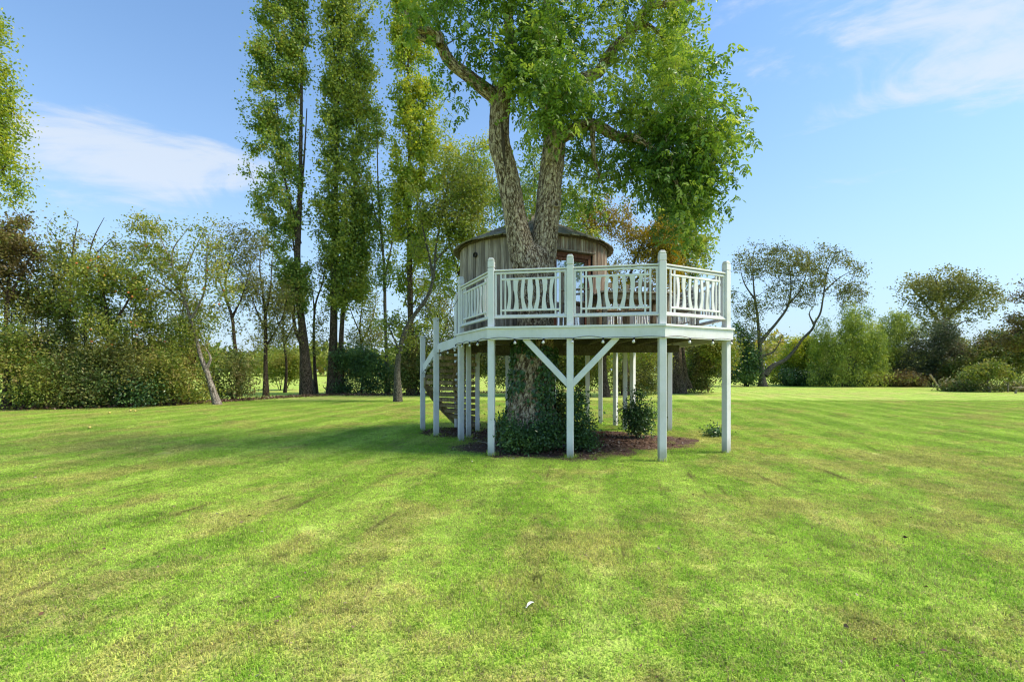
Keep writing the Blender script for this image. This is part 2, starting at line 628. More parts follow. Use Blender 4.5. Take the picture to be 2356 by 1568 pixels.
def lawn_colour(t, dry_mul=1.0):
    geo = t.add('ShaderNodeNewGeometry')
    pos = geo.outputs['Position']
    # coordinates turned along the mowing direction
    a = math.atan(STRIPE)
    st = t.mapping(pos, rot=(0, 0, a))
    flat = t.vmath('MULTIPLY', st, (1, 1, 0))
    big = t.noise(flat, 0.22, 4, 0.55)
    mid = t.noise(t.mapping(flat, scale=(1, 0.55, 1), loc=(3, 8, 0)), 0.9, 5, 0.6)
    sml = t.noise(t.mapping(flat, scale=(1, 0.6, 1), loc=(13, 2, 0)), 4.5, 5, 0.65)
    fin = t.noise(flat, 42, 3, 0.6)
    grn = t.ramp(t.math('ADD', t.math('MULTIPLY', mid, 0.6), t.math('MULTIPLY', sml, 0.4)),
                 [(0.30, (0.197, 0.374, 0.045)), (0.48, (0.365, 0.568, 0.066)), (0.66, (0.579, 0.760, 0.122))])
    # mower stripes: leaning grass, lighter and darker bands
    sx = t.add('ShaderNodeSeparateXYZ')
    t.link(flat, sx.inputs[0])
    wob = t.noise(t.mapping(flat, scale=(0.6, 0.12, 1)), 1.0, 3, 0.5)
    ph = t.math('ADD', t.math('MULTIPLY', sx.outputs['X'], 5.2), t.math('MULTIPLY', wob, 4.0))
    band = t.math('MULTIPLY_ADD', t.math('SINE', ph), 0.5, 0.5)
    grn = t.mix(t.math('MULTIPLY', t.step(t.math('MULTIPLY', band, t.math('ADD', mid, 0.5)), 0.45, 0.95), 0.42), grn, (0.679, 0.829, 0.183))
    # dry thatch patches
    dn = t.noise(t.mapping(flat, scale=(1, 0.75, 1), loc=(21.3, 4.4, 0)), 1.0, 6, 0.70, 0.3)
    d2 = t.noise(t.mapping(flat, loc=(2, 31, 0)), 0.14, 3, 0.5)
    dry = t.step(t.math('ADD', t.math('MULTIPLY', dn, 0.75), t.math('MULTIPLY', d2, 0.32)), 0.505, 0.620)
    dry = t.math('MULTIPLY', dry, t.math('MULTIPLY_ADD', t.step(fin, 0.35, 0.6), 0.55, 0.40))
    dcol = t.ramp(sml, [(0.3, (0.513, 0.396, 0.152)), (0.7, (0.789, 0.596, 0.259))])
    c = t.mix(t.math('MULTIPLY', dry, 0.64 * dry_mul), grn, dcol)
    # scuffed tracks along the mowing lines
    sc1 = t.noise(t.mapping(flat, scale=(5.5, 0.5, 1), loc=(7, 1, 0)), 1.0, 5, 0.62)
    sc2 = t.noise(t.mapping(flat, loc=(40, 3, 0)), 0.55, 3, 0.5)
    scf = t.math('MULTIPLY', t.step(sc1, 0.57, 0.70), t.step(sc2, 0.44, 0.58))
    c = t.mix(t.math('MULTIPLY', scf, 0.75), c, (0.178, 0.132, 0.062))
    # dark blotches painting the shade of lumpy turf; also straw and dark flecks
    tf = t.noise(t.mapping(flat, scale=(0.8, 1.0, 1)), 7.0, 5, 0.72)
    tf2 = t.noise(t.mapping(flat, scale=(0.7, 1.0, 1), loc=(9, 5, 0)), 2.6, 5, 0.70)
    spk = t.noise(t.mapping(flat, scale=(1, 0.8, 1), loc=(4, 17, 0)), 11.0, 9, 0.86)
    spk2 = t.noise(t.mapping(flat, scale=(1, 0.8, 1), loc=(14, 7, 0)), 5.0, 10, 0.88)
    c = t.mix(t.math('MULTIPLY', t.step(spk, 0.51, 0.58), 0.55), c, (0.432, 0.396, 0.149))
    c = t.mix(t.math('MULTIPLY', t.step(spk2, 0.47, 0.40), 0.50), c, (0.096, 0.132, 0.025))
    c = t.mix(t.math('MULTIPLY', t.step(tf, 0.57, 0.66), 0.50), c, (0.070, 0.125, 0.012))
    c = t.mix(t.math('MULTIPLY', t.step(tf2, 0.60, 0.70), 0.35), c, (0.085, 0.135, 0.014))
    return c, fin, sml


def make_lawn_mat():
    m, t, b, _ = new_mat('lawn')
    c, fin, sml = lawn_colour(t)
    c = t.mix(t.math('MULTIPLY', t.step(fin, 0.62, 0.35), 0.35), c, (0.045, 0.062, 0.014))
    t.link(c, b.inputs['Base Color'])
    b.inputs['Roughness'].default_value = 0.9
    b.inputs['Specular IOR Level'].default_value = 0.1
    bump(t, b, t.math('ADD', fin, sml), 0.8, 0.05)
    return m


def make_blade_mat():
    m, t, b, out = new_mat('grass_blade')
    c, fin, sml = lawn_colour(t)
    at = t.add('ShaderNodeAttribute', attribute_name='tint')
    hs = t.add('ShaderNodeHueSaturation')
    t.link(c, hs.inputs['Color'])
    t.link(t.math('MULTIPLY_ADD', at.outputs['Fac'], 1.0, 0.62), hs.inputs['Value'])
    t.link(t.math('MULTIPLY_ADD', at.outputs['Fac'], -0.02, 0.512), hs.inputs['Hue'])
    c2 = t.mix(t.step(at.outputs['Fac'], 0.84, 0.90), hs.outputs[0], (0.38, 0.33, 0.16))
    t.link(c2, b.inputs['Base Color'])
    b.inputs['Roughness'].default_value = 0.7
    b.inputs['Specular IOR Level'].default_value = 0.12
    tr = t.add('ShaderNodeBsdfTranslucent')
    t.link(c2, tr.inputs[0])
    mx = t.add('ShaderNodeMixShader')
    mx.inputs[0].default_value = 0.42
    t.link(b.outputs[0], mx.inputs[1])
    t.link(tr.outputs[0], mx.inputs[2])
    t.link(mx.outputs[0], out.inputs[0])
    return m


def make_soil_mat():
    m, t, b, _ = new_mat('mulch')
    geo = t.add('ShaderNodeNewGeometry')
    pos = geo.outputs['Position']
    n = t.noise(pos, 26, 6, 0.7)
    n2 = t.noise(pos, 3.0, 4, 0.6)
    c = t.ramp(n, [(0.30, (0.031, 0.019, 0.012)), (0.52, (0.122, 0.060, 0.032)), (0.72, (0.287, 0.166, 0.093))])
    c = t.mix(t.math('MULTIPLY', t.step(n2, 0.5, 0.7), 0.5), c, (0.065, 0.036, 0.020))
    t.link(c, b.inputs['Base Color'])
    b.inputs['Roughness'].default_value = 0.95
    bump(t, b, n, 1.0, 0.06)
    return m


def make_glass_mat():
    m, t, b, out = new_mat('door_glass')
    gl = t.add('ShaderNodeBsdfGlossy')
    gl.inputs['Roughness'].default_value = 0.02
    gl.inputs['Color'].default_value = (0.92, 0.95, 1.0, 1)
    geo = t.add('ShaderNodeNewGeometry')
    nz = t.noise(geo.outputs['Position'], 1.6, 2, 0.5)
    nd = t.add('ShaderNodeBump')
    nd.inputs['Strength'].default_value = 0.05
    nd.inputs['Distance'].default_value = 0.05
    t.link(nz, nd.inputs['Height'])
    t.link(nd.outputs[0], gl.inputs['Normal'])
    tr = t.add('ShaderNodeBsdfTransparent')
    tr.inputs[0].default_value = (0.96, 0.98, 1.0, 1)
    mx = t.add('ShaderNodeMixShader')
    mx.inputs[0].default_value = 0.35
    t.link(tr.outputs[0], mx.inputs[1])
    t.link(gl.outputs[0], mx.inputs[2])
    t.link(mx.outputs[0], out.inputs[0])
    return m


M = {}
M['lawn'] = make_lawn_mat()
M['blade'] = make_blade_mat()
M['soil'] = make_soil_mat()
M['paint'] = painted_wood('sage_white_paint', (0.795, 0.790, 0.780))
M['board'] = weathered_wood('weathered_board', ((0.109, 0.087, 0.067), (0.273, 0.224, 0.180), (0.528, 0.460, 0.390)))
M['redboard'] = weathered_wood('red_weathered_board', ((0.098, 0.055, 0.038), (0.240, 0.170, 0.122), (0.495, 0.481, 0.402)))
M['shingle'] = weathered_wood('wood_shingle', ((0.112, 0.094, 0.064), (0.244, 0.210, 0.146), (0.431, 0.375, 0.281)), zs=6, moss=(0.160, 0.169, 0.056))
M['eave'] = weathered_wood('eave_wood', ((0.030, 0.022, 0.015), (0.075, 0.054, 0.038), (0.135, 0.105, 0.075)), zs=4)
M['doorwood'] = weathered_wood('door_wood', ((0.083, 0.030, 0.018), (0.180, 0.072, 0.045), (0.277, 0.135, 0.090)), zs=2)
M['deckwood'] = weathered_wood('deck_wood', ((0.075, 0.063, 0.051), (0.165, 0.143, 0.117), (0.300, 0.270, 0.225)), zs=8)
M['tread'] = weathered_wood('tread_wood', ((0.134, 0.094, 0.053), (0.321, 0.228, 0.134), (0.620, 0.486, 0.302)), zs=4, moss=(0.251, 0.251, 0.085))
M['furn'] = weathered_wood('garden_furniture_wood', ((0.165, 0.112, 0.063), (0.352, 0.270, 0.173), (0.585, 0.488, 0.345)), zs=3)
M['grey'] = weathered_wood('silvered_wood', ((0.165, 0.162, 0.150), (0.345, 0.339, 0.315), (0.540, 0.528, 0.495)), zs=3)
M['glass'] = make_glass_mat()
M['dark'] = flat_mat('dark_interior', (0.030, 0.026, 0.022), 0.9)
M['sky_reflect'] = flat_mat('sky_reflection_tone', (0.86, 0.87, 0.90), 0.9, var=0.05)  # pale tone for the sky reflection in the door panes
M['wire'] = flat_mat('black_cable', (0.012, 0.012, 0.011), 0.5)
M['bulb'] = flat_mat('frosted_bulb', (0.72, 0.70, 0.64), 0.15, spec=0.6, var=0.05)
M['apple_y'] = flat_mat('yellow_apple', (0.60, 0.50, 0.13), 0.35, nscale=40)
M['apple_r'] = flat_mat('orange_apple', (0.55, 0.17, 0.04), 0.35, nscale=40)
M['white'] = flat_mat('feather_white', (0.75, 0.75, 0.72), 0.7, var=0.08)
M['rose'] = flat_mat('pale_twig', (0.30, 0.25, 0.19), 0.9)
M['brick'] = flat_mat('brick_red', (0.24, 0.11, 0.07), 0.9)
M['bark_walnut'] = bark('walnut_bark', (0.079, 0.051, 0.030), (0.366, 0.268, 0.173), (0.750, 0.619, 0.438), 0.9, 1.0)
M['bark_poplar'] = bark('poplar_bark', (0.026, 0.019, 0.013), (0.095, 0.070, 0.048), (0.200, 0.155, 0.110), 0.7, 1.0, moss=(0.045, 0.055, 0.020))
M['bark_pale'] = bark('pale_bark', (0.070, 0.055, 0.042), (0.240, 0.200, 0.155), (0.450, 0.400, 0.330), 0.9, 0.8)
M['bark_brown'] = bark('brown_bark', (0.022, 0.015, 0.010), (0.075, 0.053, 0.036), (0.160, 0.120, 0.085), 1.0, 0.8)
M['bark_grey'] = bark('grey_bark', (0.030, 0.028, 0.020), (0.105, 0.095, 0.070), (0.210, 0.190, 0.145), 1.0, 0.7)

# ------------------------------------------------------------------ leaves
def frames(n, up_bias, droop, rg):
    """random leaf axes and normals"""
    ax = rg.normal(size=(n, 3))
    ax[:, 2] -= droop
    ax /= np.linalg.norm(ax, axis=1, keepdims=True)
    nr = rg.normal(size=(n, 3)) * 0.8
    nr[:, 2] += up_bias
    nr -= ax * np.sum(nr * ax, 1, keepdims=True)
    nr /= np.maximum(np.linalg.norm(nr, axis=1, keepdims=True), 1e-6)
    return ax, nr


def leaves4(mb, c, ax, nr, L, Wd, tint, fold=0.18):
    """folded diamond leaf: 4 vertices, 2 triangles"""
    n = len(c)
    sd = np.cross(ax, nr)
    L = np.broadcast_to(L, n)[:, None]
    Wd = np.broadcast_to(Wd, n)[:, None]
    v = np.stack([c, c + ax * L * .48 + sd * Wd * .5 + nr * Wd * fold, c + ax * L, c + ax * L * .48 - sd * Wd * .5 + nr * Wd * fold], 1)
    i = np.arange(n)[:, None] * 4
    f = np.concatenate([i + np.array([[0, 1, 2]]), i + np.array([[0, 2, 3]])])
    mb.add(v.reshape(-1, 3), [f], tint=np.repeat(tint, 4))


def leaves6(mb, c, ax, nr, L, Wd, tint, fold=0.12, curl=0.12):
    """rounder leaf: 6 vertices, two quads either side of the midrib"""
    n = len(c)
    sd = np.cross(ax, nr)
    L = np.broadcast_to(L, n)[:, None]
    Wd = np.broadcast_to(Wd, n)[:, None]

    def at(t, s, k):
        return c + ax * L * t + sd * Wd * s + nr * (Wd * fold * abs(s) * 2 - L * curl * t * t)
    v = np.stack([at(0, 0, 0), at(.32, .46, 0), at(.70, .40, 0), at(1, 0, 0), at(.70, -.40, 0), at(.32, -.46, 0)], 1)
    i = np.arange(n)[:, None] * 6
    f = np.concatenate([i + np.array([[0, 1, 2, 3]]), i + np.array([[0, 3, 4, 5]])])
    mb.add(v.reshape(-1, 3), [f], tint=np.repeat(tint, 6))


def sample_lobes(lobes, Z, n, rg, gap=0.0, gscale=1.0, seed=0, deep=0.8, hollow=0.0):
    """lobes (x, y, rx, ry[, weight[, dz]]) in the measuring grid at depth Z -> n points in 3D"""
    wts = np.array([(l[2] * l[3] * (l[4] if len(l) > 4 else 1.0)) for l in lobes], float)
    out = []
    got = 0
    tries = 0
    while got < n and tries < 40:
        tries += 1
        k = rg.choice(len(lobes), size=n * 2, p=wts / wts.sum())
        d = rg.normal(size=(n * 2, 3))
        d /= np.linalg.norm(d, axis=1, keepdims=True)
        rad = rg.uniform(hollow ** 3, 1, size=n * 2) ** (1 / 3)
        d *= rad[:, None]
        la = np.array([[l[0], l[1], l[2], l[3], (l[5] if len(l) > 5 else 0.0)] for l in lobes], float)[k]
        s = (Z + la[:, 4]) / FPX
        p = np.stack([(la[:, 0] - CX) * s + d[:, 0] * la[:, 2] * s,
                      Z + la[:, 4] + d[:, 1] * la[:, 2] * s * deep,
                      EYE + (HY - la[:, 1]) * s + d[:, 2] * la[:, 3] * s], 1)
        if gap > 0:
            q = fbm(p * gscale, seed, 2)
            p = p[q > np.quantile(q, gap)]
        p = p[p[:, 2] > 0.05]
        out.append(p)
        got += len(p)
    return np.concatenate(out)[:n]


def connect(limbs, pts, mb, rg, up=0.3, r_tip=0.006, gain=0.42, sides=4, wig=0.10, max_nodes=6000):
    """join every foliage point to the nearest limb by a branch; adds the tubes; returns branch points"""
    nodes, rad = [], []
    for l in limbs:
        nodes.append(l[:, :3])
        rad.append(l[:, 3])
    nodes = np.concatenate(nodes)
    rad = np.concatenate(rad)
    base = nodes.copy()
    d0 = np.array([np.min(np.sum((base - p) ** 2, 1)) for p in pts])
    order = np.argsort(d0)
    N = len(nodes)
    cap = N + len(pts) * 4
    buf = np.zeros((cap, 3))
    rb = np.zeros(cap)
    buf[:N] = nodes
    rb[:N] = rad
    tw = []
    for i in order:
        p = pts[i]
        v = p - buf[:N]
        dist = np.sqrt(np.sum(v * v, 1))
        hd = np.sqrt(v[:, 0] ** 2 + v[:, 1] ** 2)
        cost = dist + up * np.maximum(0, hd * 1.3 - v[:, 2])
        j = int(np.argmin(cost))
        a = buf[j]
        L = dist[j]
        if L < 0.02:
            continue
        r0 = min(rb[j] * 0.75, r_tip * (1 + gain * L * 10))
        r0 = max(r0, r_tip)
        k = 4
        tt = np.linspace(0, 1, k + 1)[:, None]
        seg = a + (p - a) * tt
        bend = np.sin(tt * math.pi) * rg.normal(size=3) * wig * L
        bend[:, 2:3] -= np.sin(tt * math.pi) * up * 0.12 * L
        seg = seg + bend + rg.normal(size=seg.shape) * wig * 0.22 * L * np.sin(tt * math.pi)
        rr = r0 + (r_tip * 0.7 - r0) * tt[:, 0]
        path = np.concatenate([seg, rr[:, None]], 1)
        tube(mb, path, sides)
        tw.append(seg)
        for q in range(1, k + 1):
            buf[N] = seg[q]
            rb[N] = rr[q]
            N += 1
    return tw


def limb_px(pts, Z, dz=0.0):
    """limb given as (x, y, radius_px[, dz]) rows of the measuring grid at depth Z"""
    out = []
    for p in pts:
        z = Z + (p[3] if len(p) > 3 else 0.0)
        out.append([*P(p[0], p[1], z), p[2] * z / FPX])
    return np.array(out)


TREE_ORG = {}


LEAF_N, LEAF_S, LIMB_S = 1.55, 1.22, 0.72   # far trees: leaf count, leaf size, limb thickness


def tree(name, label, cat, base_px, Z, limbs, lobes, n_clump, n_leaf, leaf, mat, barkm, spread=0.35, up=0.3, gap=0.35,
         gscale=0.5, group=None, seed=1, deep=0.8, sides=6, droop=0.3, up_bias=0.6, r_tip=0.008, ratio=0.62, wig=0.1,
         along=0.35, shape=4, dens=1.0, trunk_name='trunk', hang=0.0, jitter=0.12, patch=0.45, gain=0.42, hollow=0.0):
    """a tree or shrub: tapered trunk and limbs, branches reaching every clump, leaves in clumps"""
    if Z > 12:
        n_leaf = int(n_leaf * LEAF_N * dens)
        n_clump = int(n_clump * 1.35)
        leaf *= LEAF_S
        r_tip *= 1.3
    rg = np.random.default_rng(seed)
    bx = (base_px[0] - CX) / FPX * Z
    t = thing(name, label, cat, (bx, Z, 0), group)
    mb = MB()
    paths = []
    for k, lm in enumerate(limbs):
        pa = smooth_path(limb_px(lm, Z), 0.28)
        if Z > 12:
            sp_ = np.linspace(0, 1, len(pa))
            pa[:, 3] *= (LIMB_S + .3 * np.clip(1 - sp_ * 6, 0, 1)) * (1 - .52 * sp_)
        if k == 0:
            pa[0, 2] = min(pa[0, 2], -0.05)
        tube(mb, pa, sides if k == 0 else max(5, sides - 2), jitter=jitter, seed=seed + k)
        paths.append(pa)
    pts = sample_lobes(lobes, Z, n_clump, rg, gap, gscale, seed, deep, hollow)
    tw = connect(paths, pts, mb, rg, up=up, r_tip=r_tip, wig=wig, gain=gain)
    obj(trunk_name, mb, barkm, t, smooth=True)
    lb = MB()
    # leaves round the clump centres and along the outer half of the branches
    nc = int(n_leaf * (1 - along))
    ci = rg.integers(0, len(pts), nc)
    c = pts[ci] + rg.normal(size=(nc, 3)) * spread * np.array([1, 1, 0.85])
    if hang > 0:
        c[:, 2] -= rg.uniform(0, 1, nc) ** 1.5 * hang
    if tw:
        na = n_leaf - nc
        k = rg.integers(0, len(tw), na)
        tws = np.array([w for w in tw])
        s = rg.uniform(0.35, 1.0, na) * 4
        i0 = np.minimum(s.astype(int), 3)
        fr = (s - i0)[:, None]
        c2 = tws[k, i0] * (1 - fr) + tws[k, i0 + 1] * fr + rg.normal(size=(na, 3)) * spread * 0.4
        c = np.concatenate([c, c2])
    c = c[c[:, 2] > 0.02]
    n = len(c)
    ax, nr = frames(n, up_bias, droop, rg)
    L = leaf * rg.uniform(0.65, 1.3, n)
    tint = np.clip(patch * (fbm(c * gscale * 1.6, seed + 3, 2) - .5) * 2.2 + .5 + rg.normal(size=n) * 0.2, 0, 1)
    (leaves4 if shape == 4 else leaves6)(lb, c, ax, nr, L, L * ratio, tint)
    obj('crown', lb, mat, t)
    return t, paths, pts


# leaf colours (dark, middle, light ...)
G_POP = leaf_mat('poplar_leaf', [(0.077, 0.156, 0.029), (0.175, 0.276, 0.049), (0.308, 0.408, 0.078), (0.488, 0.444, 0.086)])
G_POPD = leaf_mat('dark_poplar_leaf', [(0.091, 0.163, 0.032), (0.187, 0.275, 0.049), (0.355, 0.425, 0.079), (0.543, 0.536, 0.099)])
G_POPY = leaf_mat('yellow_poplar_leaf', [(0.114, 0.212, 0.034), (0.241, 0.347, 0.046), (0.409, 0.476, 0.059), (0.630, 0.585, 0.075)])
G_WAL = leaf_mat('walnut_leaf', [(0.064, 0.144, 0.026), (0.137, 0.249, 0.038), (0.236, 0.365, 0.061), (0.410, 0.510, 0.098)], trans=0.42, rough=0.38, spec=0.45)
G_MIX = leaf_mat('mixed_leaf', [(0.084, 0.145, 0.026), (0.178, 0.243, 0.043), (0.311, 0.330, 0.063), (0.318, 0.255, 0.080)])
G_APP = leaf_mat('apple_leaf', [(0.096, 0.170, 0.028), (0.205, 0.277, 0.047), (0.370, 0.392, 0.067), (0.436, 0.392, 0.089)])
G_BROWN = leaf_mat('copper_leaf', [(0.075, 0.059, 0.025), (0.163, 0.125, 0.047), (0.251, 0.200, 0.064), (0.222, 0.291, 0.064)])
G_SPARSE = leaf_mat('autumn_leaf', [(0.078, 0.109, 0.029), (0.154, 0.181, 0.048), (0.240, 0.250, 0.061), (0.252, 0.259, 0.068)])
G_DARK = leaf_mat('evergreen_leaf', [(0.027, 0.069, 0.023), (0.051, 0.114, 0.033), (0.091, 0.182, 0.046), (0.170, 0.274, 0.078)], trans=0.2, rough=0.32, spec=0.5)
G_HEDGE = leaf_mat('hedge_leaf', [(0.061, 0.098, 0.024), (0.113, 0.169, 0.040), (0.215, 0.228, 0.058), (0.236, 0.192, 0.072)], trans=0.3)
G_GOLD = leaf_mat('golden_leaf', [(0.130, 0.140, 0.020), (0.260, 0.220, 0.024), (0.380, 0.290, 0.030), (0.400, 0.260, 0.030)])
G_WIL = leaf_mat('willow_leaf', [(0.116, 0.194, 0.035), (0.223, 0.311, 0.055), (0.340, 0.427, 0.078), (0.456, 0.487, 0.107)])
G_GREY = leaf_mat('grey_green_leaf', [(0.047, 0.074, 0.035), (0.088, 0.119, 0.054), (0.135, 0.159, 0.076), (0.155, 0.132, 0.076)])
G_LIGHT = leaf_mat('light_green_leaf', [(0.097, 0.154, 0.023), (0.178, 0.244, 0.037), (0.275, 0.321, 0.057), (0.356, 0.321, 0.071)])
G_LITTER = leaf_mat('leaf_litter', [(0.060, 0.032, 0.018), (0.150, 0.080, 0.045), (0.270, 0.190, 0.130), (0.480, 0.430, 0.360)], trans=0.1, rough=0.8)

# ================================================================== GROUND
mb = MB()
nx, ny = 60, 60
gx = np.linspace(-1, 1, nx)
gy = np.linspace(-1, 1, ny)
X, Y = np.meshgrid(np.sign(gx) * np.abs(gx) ** 3 * 900, 12 + np.sign(gy) * np.abs(gy) ** 3 * 900)
v = np.stack([X.ravel(), Y.ravel(), np.zeros(nx * ny)], 1)
i = (np.arange(ny - 1)[:, None] * nx + np.arange(nx - 1)[None, :]).ravel()
mb.add(v, [np.stack([i, i + 1, i + 1 + nx, i + nx], 1)])
lawn = obj('lawn', mb, M['lawn'], kind='structure')

# mulch bed under the platform: irregular sheet just above the lawn
bed_c = np.array([1.05, 10.3])


def bed_radius(a):
    ell = 0.93 / np.sqrt((np.cos(a) / 2.7) ** 2 + (np.sin(a) / 2.2) ** 2)
    w = 1 + 0.10 * np.sin(3 * a + 1.0) + 0.07 * np.sin(5 * a + 2.1) + 0.05 * np.sin(11 * a)
    return ell * w


mb = MB()
na_, nr_ = 96, 12
aa = np.arange(na_) / na_ * 2 * math.pi
vs = []
for k in range(nr_ + 1):
    q = k / nr_
    rr = bed_radius(aa) * q
    xx, yy = bed_c[0] + np.cos(aa) * rr, bed_c[1] + np.sin(aa) * rr
    hz = 0.006 + 0.05 * (1 - q) ** 0.7 * (fbm(np.stack([xx, yy, 0 * xx], 1) * 2.3, 4) + 0.2)
    vs.append(np.stack([xx, yy, hz], 1))
j = np.arange(na_)
fs = [np.stack([k * na_ + j, (k + 1) * na_ + j, (k + 1) * na_ + (j + 1) % na_, k * na_ + (j + 1) % na_], 1) for k in range(nr_)]
mb.add(np.concatenate(vs), [np.concatenate(fs)])
obj('mulch_bed', mb, M['soil'], kind='structure', smooth=True)
mb = MB()
j2 = MB()


def patch_bed(name, cx, cy, rx, ry, seed):
    mb = MB()
    n = 48
    a = np.arange(n) / n * 2 * math.pi
    w = 1 + 0.22 * (fbm(np.stack([np.cos(a) * 2, np.sin(a) * 2, 0 * a + seed], 1), seed) - .5) * 2
    vs = [np.array([[cx, cy, 0.02]])]
    for q, h in ((0.5, .018), (1.0, .005)):
        vs.append(np.stack([cx + np.cos(a) * rx * w * q, cy + np.sin(a) * ry * w * q, 0 * a + h], 1))
    jj = np.arange(n)
    tri = np.stack([0 * jj, 1 + jj, 1 + (jj + 1) % n], 1)
    qd = np.stack([1 + jj, 1 + n + jj, 1 + n + (jj + 1) % n, 1 + (jj + 1) % n], 1)
    mb.add(np.concatenate(vs), [tri, qd])
    return obj(name, mb, M['soil'], kind='structure')


patch_bed('mulch_strip', -1.35, 11.75, 0.75, 0.9, 3)

# leaf litter and chips on the bed
rg = np.random.default_rng(11)
n = 7000
a = rg.uniform(0, 2 * math.pi, n)
q = np.sqrt(rg.uniform(0, 1, n)) * rg.uniform(0.6, 1.06, n)
rr = bed_radius(a) * q
c = np.stack([bed_c[0] + np.cos(a) * rr, bed_c[1] + np.sin(a) * rr, 0.012 + 0.05 * (1 - np.minimum(q, 1)) ** .7], 1)
n2 = 1500
a2 = rg.uniform(0, 2 * math.pi, n2)
q2 = np.sqrt(rg.uniform(0, 1, n2))
c2 = np.stack([-1.35 + np.cos(a2) * .8 * q2, 11.75 + np.sin(a2) * .95 * q2, 0 * a2 + .022], 1)
c = np.concatenate([c, c2])
n = len(c)
ax = rg.normal(size=(n, 3))
ax[:, 2] *= .25
ax /= np.linalg.norm(ax, axis=1, keepdims=True)
nr = np.stack([rg.normal(size=n) * .4, rg.normal(size=n) * .4, np.ones(n)], 1)
nr -= ax * np.sum(nr * ax, 1, keepdims=True)
nr /= np.linalg.norm(nr, axis=1, keepdims=True)
lb = MB()
L = rg.uniform(.03, .085, n)
leaves4(lb, c, ax, nr, L, L * rg.uniform(.3, .7, n), np.clip(rg.normal(size=n) * .22 + .36, 0, 1))
lit = obj('leaf_litter', lb, G_LITTER, kind='stuff')
lit['label'] = 'brown leaf litter and bark chips on the bed under the platform'
lit['category'] = 'leaf litter'

# ------------------------------------------------------------------ grass: real blades, scattered clumps
def grass_patch(name, n, size, hmin, hmax, seed):
    rg = np.random.default_rng(seed)
    p = np.stack([rg.uniform(-size, size, n), rg.uniform(-size, size, n), np.zeros(n)], 1)
    th = rg.uniform(0, 2 * math.pi, n)
    h = rg.uniform(hmin, hmax, n) * (0.7 + 0.6 * vnoise(p * 9 + seed, seed))
    lean = rg.uniform(0.3, 1.35, n)
    wd = rg.uniform(.0018, .0034, n)
    d = np.stack([np.cos(th), np.sin(th), np.zeros(n)], 1)
    s = np.stack([-np.sin(th), np.cos(th), np.zeros(n)], 1)
    z = np.array([0, 0, 1.0])
    midp = p + d * (h * lean * .30)[:, None] + z * (h * .62)[:, None]
    tip = p + d * (h * lean)[:, None] + z * (h * (1 - lean * .35))[:, None]
    w = wd[:, None]
    vv = np.stack([p - s * w, p + s * w, midp - s * w * .8, midp + s * w * .8, tip], 1)
    i = np.arange(n)[:, None] * 5
    mb = MB()
    mb.add(vv.reshape(-1, 3), [i + np.array([[0, 1, 3, 2]]), i + np.array([[2, 3, 4]])], tint=np.repeat(rg.uniform(0, 1, n), 5))
    me = mb.mesh(name)
    me.materials.append(M['blade'])
    return me


gp_col = bpy.data.collections.new('grass_patches')
for k in range(5):
    o = bpy.data.objects.new('grass_patch', grass_patch('grass_patch', 1900, 0.30, .010, .028, 60 + k))
    gp_col.objects.link(o)

rg = np.random.default_rng(5)
pts = []
yv = 1.7
while yv < 24:
    stp = 0.40 if yv < 8 else 0.46
    hw = yv * 1.10 + 0.8
    xs = np.arange(-hw, hw, stp)
    pts.append(np.stack([xs + rg.uniform(-.13, .13, len(xs)), yv + rg.uniform(-.13, .13, len(xs)), 0 * xs], 1))
    yv += stp
pts = np.concatenate(pts)
dx, dy = pts[:, 0] - bed_c[0], pts[:, 1] - bed_c[1]
rel = np.hypot(dx, dy) / bed_radius(np.arctan2(dy, dx))
keep = (rel > 0.93 + 0.3 * (vnoise(pts * 2.2, 8) - .5)) | ((rel > .45) & (vnoise(pts * 1.9, 19) > .70)) & (np.hypot((pts[:, 0] + 1.35) / .75, (pts[:, 1] - 11.75) / .9) > 0.95)
pts = pts[keep]
me = bpy.data.meshes.new('grass')
me.vertices.add(len(pts))
me.vertices.foreach_set('co', pts.astype(np.float32).ravel())
at = me.attributes.new('rot', 'FLOAT', 'POINT')
at.data.foreach_set('value', rg.uniform(0, 6.28, len(pts)).astype(np.float32))
at = me.attributes.new('siz', 'FLOAT', 'POINT')
hgt = 0.65 + 1.3 * fbm(pts * np.array([1.3, .9, 1]), 21, 3) ** 1.6
at.data.foreach_set('value', hgt.astype(np.float32))
me.update()
grass = bpy.data.objects.new('grass', me)
grass['kind'] = 'stuff'
grass['label'] = 'short mown grass blades of the lawn'
grass['category'] = 'grass'
COL.objects.link(grass)
ng = bpy.data.node_groups.new('grass_scatter', 'GeometryNodeTree')
ng.interface.new_socket('Geometry', in_out='INPUT', socket_type='NodeSocketGeometry')
ng.interface.new_socket('Geometry', in_out='OUTPUT', socket_type='NodeSocketGeometry')
gi = ng.nodes.new('NodeGroupInput')
go = ng.nodes.new('NodeGroupOutput')
m2p = ng.nodes.new('GeometryNodeMeshToPoints')
iop = ng.nodes.new('GeometryNodeInstanceOnPoints')
ci_ = ng.nodes.new('GeometryNodeCollectionInfo')
ci_.inputs['Collection'].default_value = gp_col
ci_.inputs['Separate Children'].default_value = True
ci_.inputs['Reset Children'].default_value = True
iop.inputs['Pick Instance'].default_value = True
na1 = ng.nodes.new('GeometryNodeInputNamedAttribute')
na1.data_type = 'FLOAT'
na1.inputs['Name'].default_value = 'rot'
na2 = ng.nodes.new('GeometryNodeInputNamedAttribute')
na2.data_type = 'FLOAT'
na2.inputs['Name'].default_value = 'siz'
cr = ng.nodes.new('ShaderNodeCombineXYZ')
cs = ng.nodes.new('ShaderNodeCombineXYZ')
cs.inputs[0].default_value = 1
cs.inputs[1].default_value = 1
ng.links.new(gi.outputs[0], m2p.inputs['Mesh'])
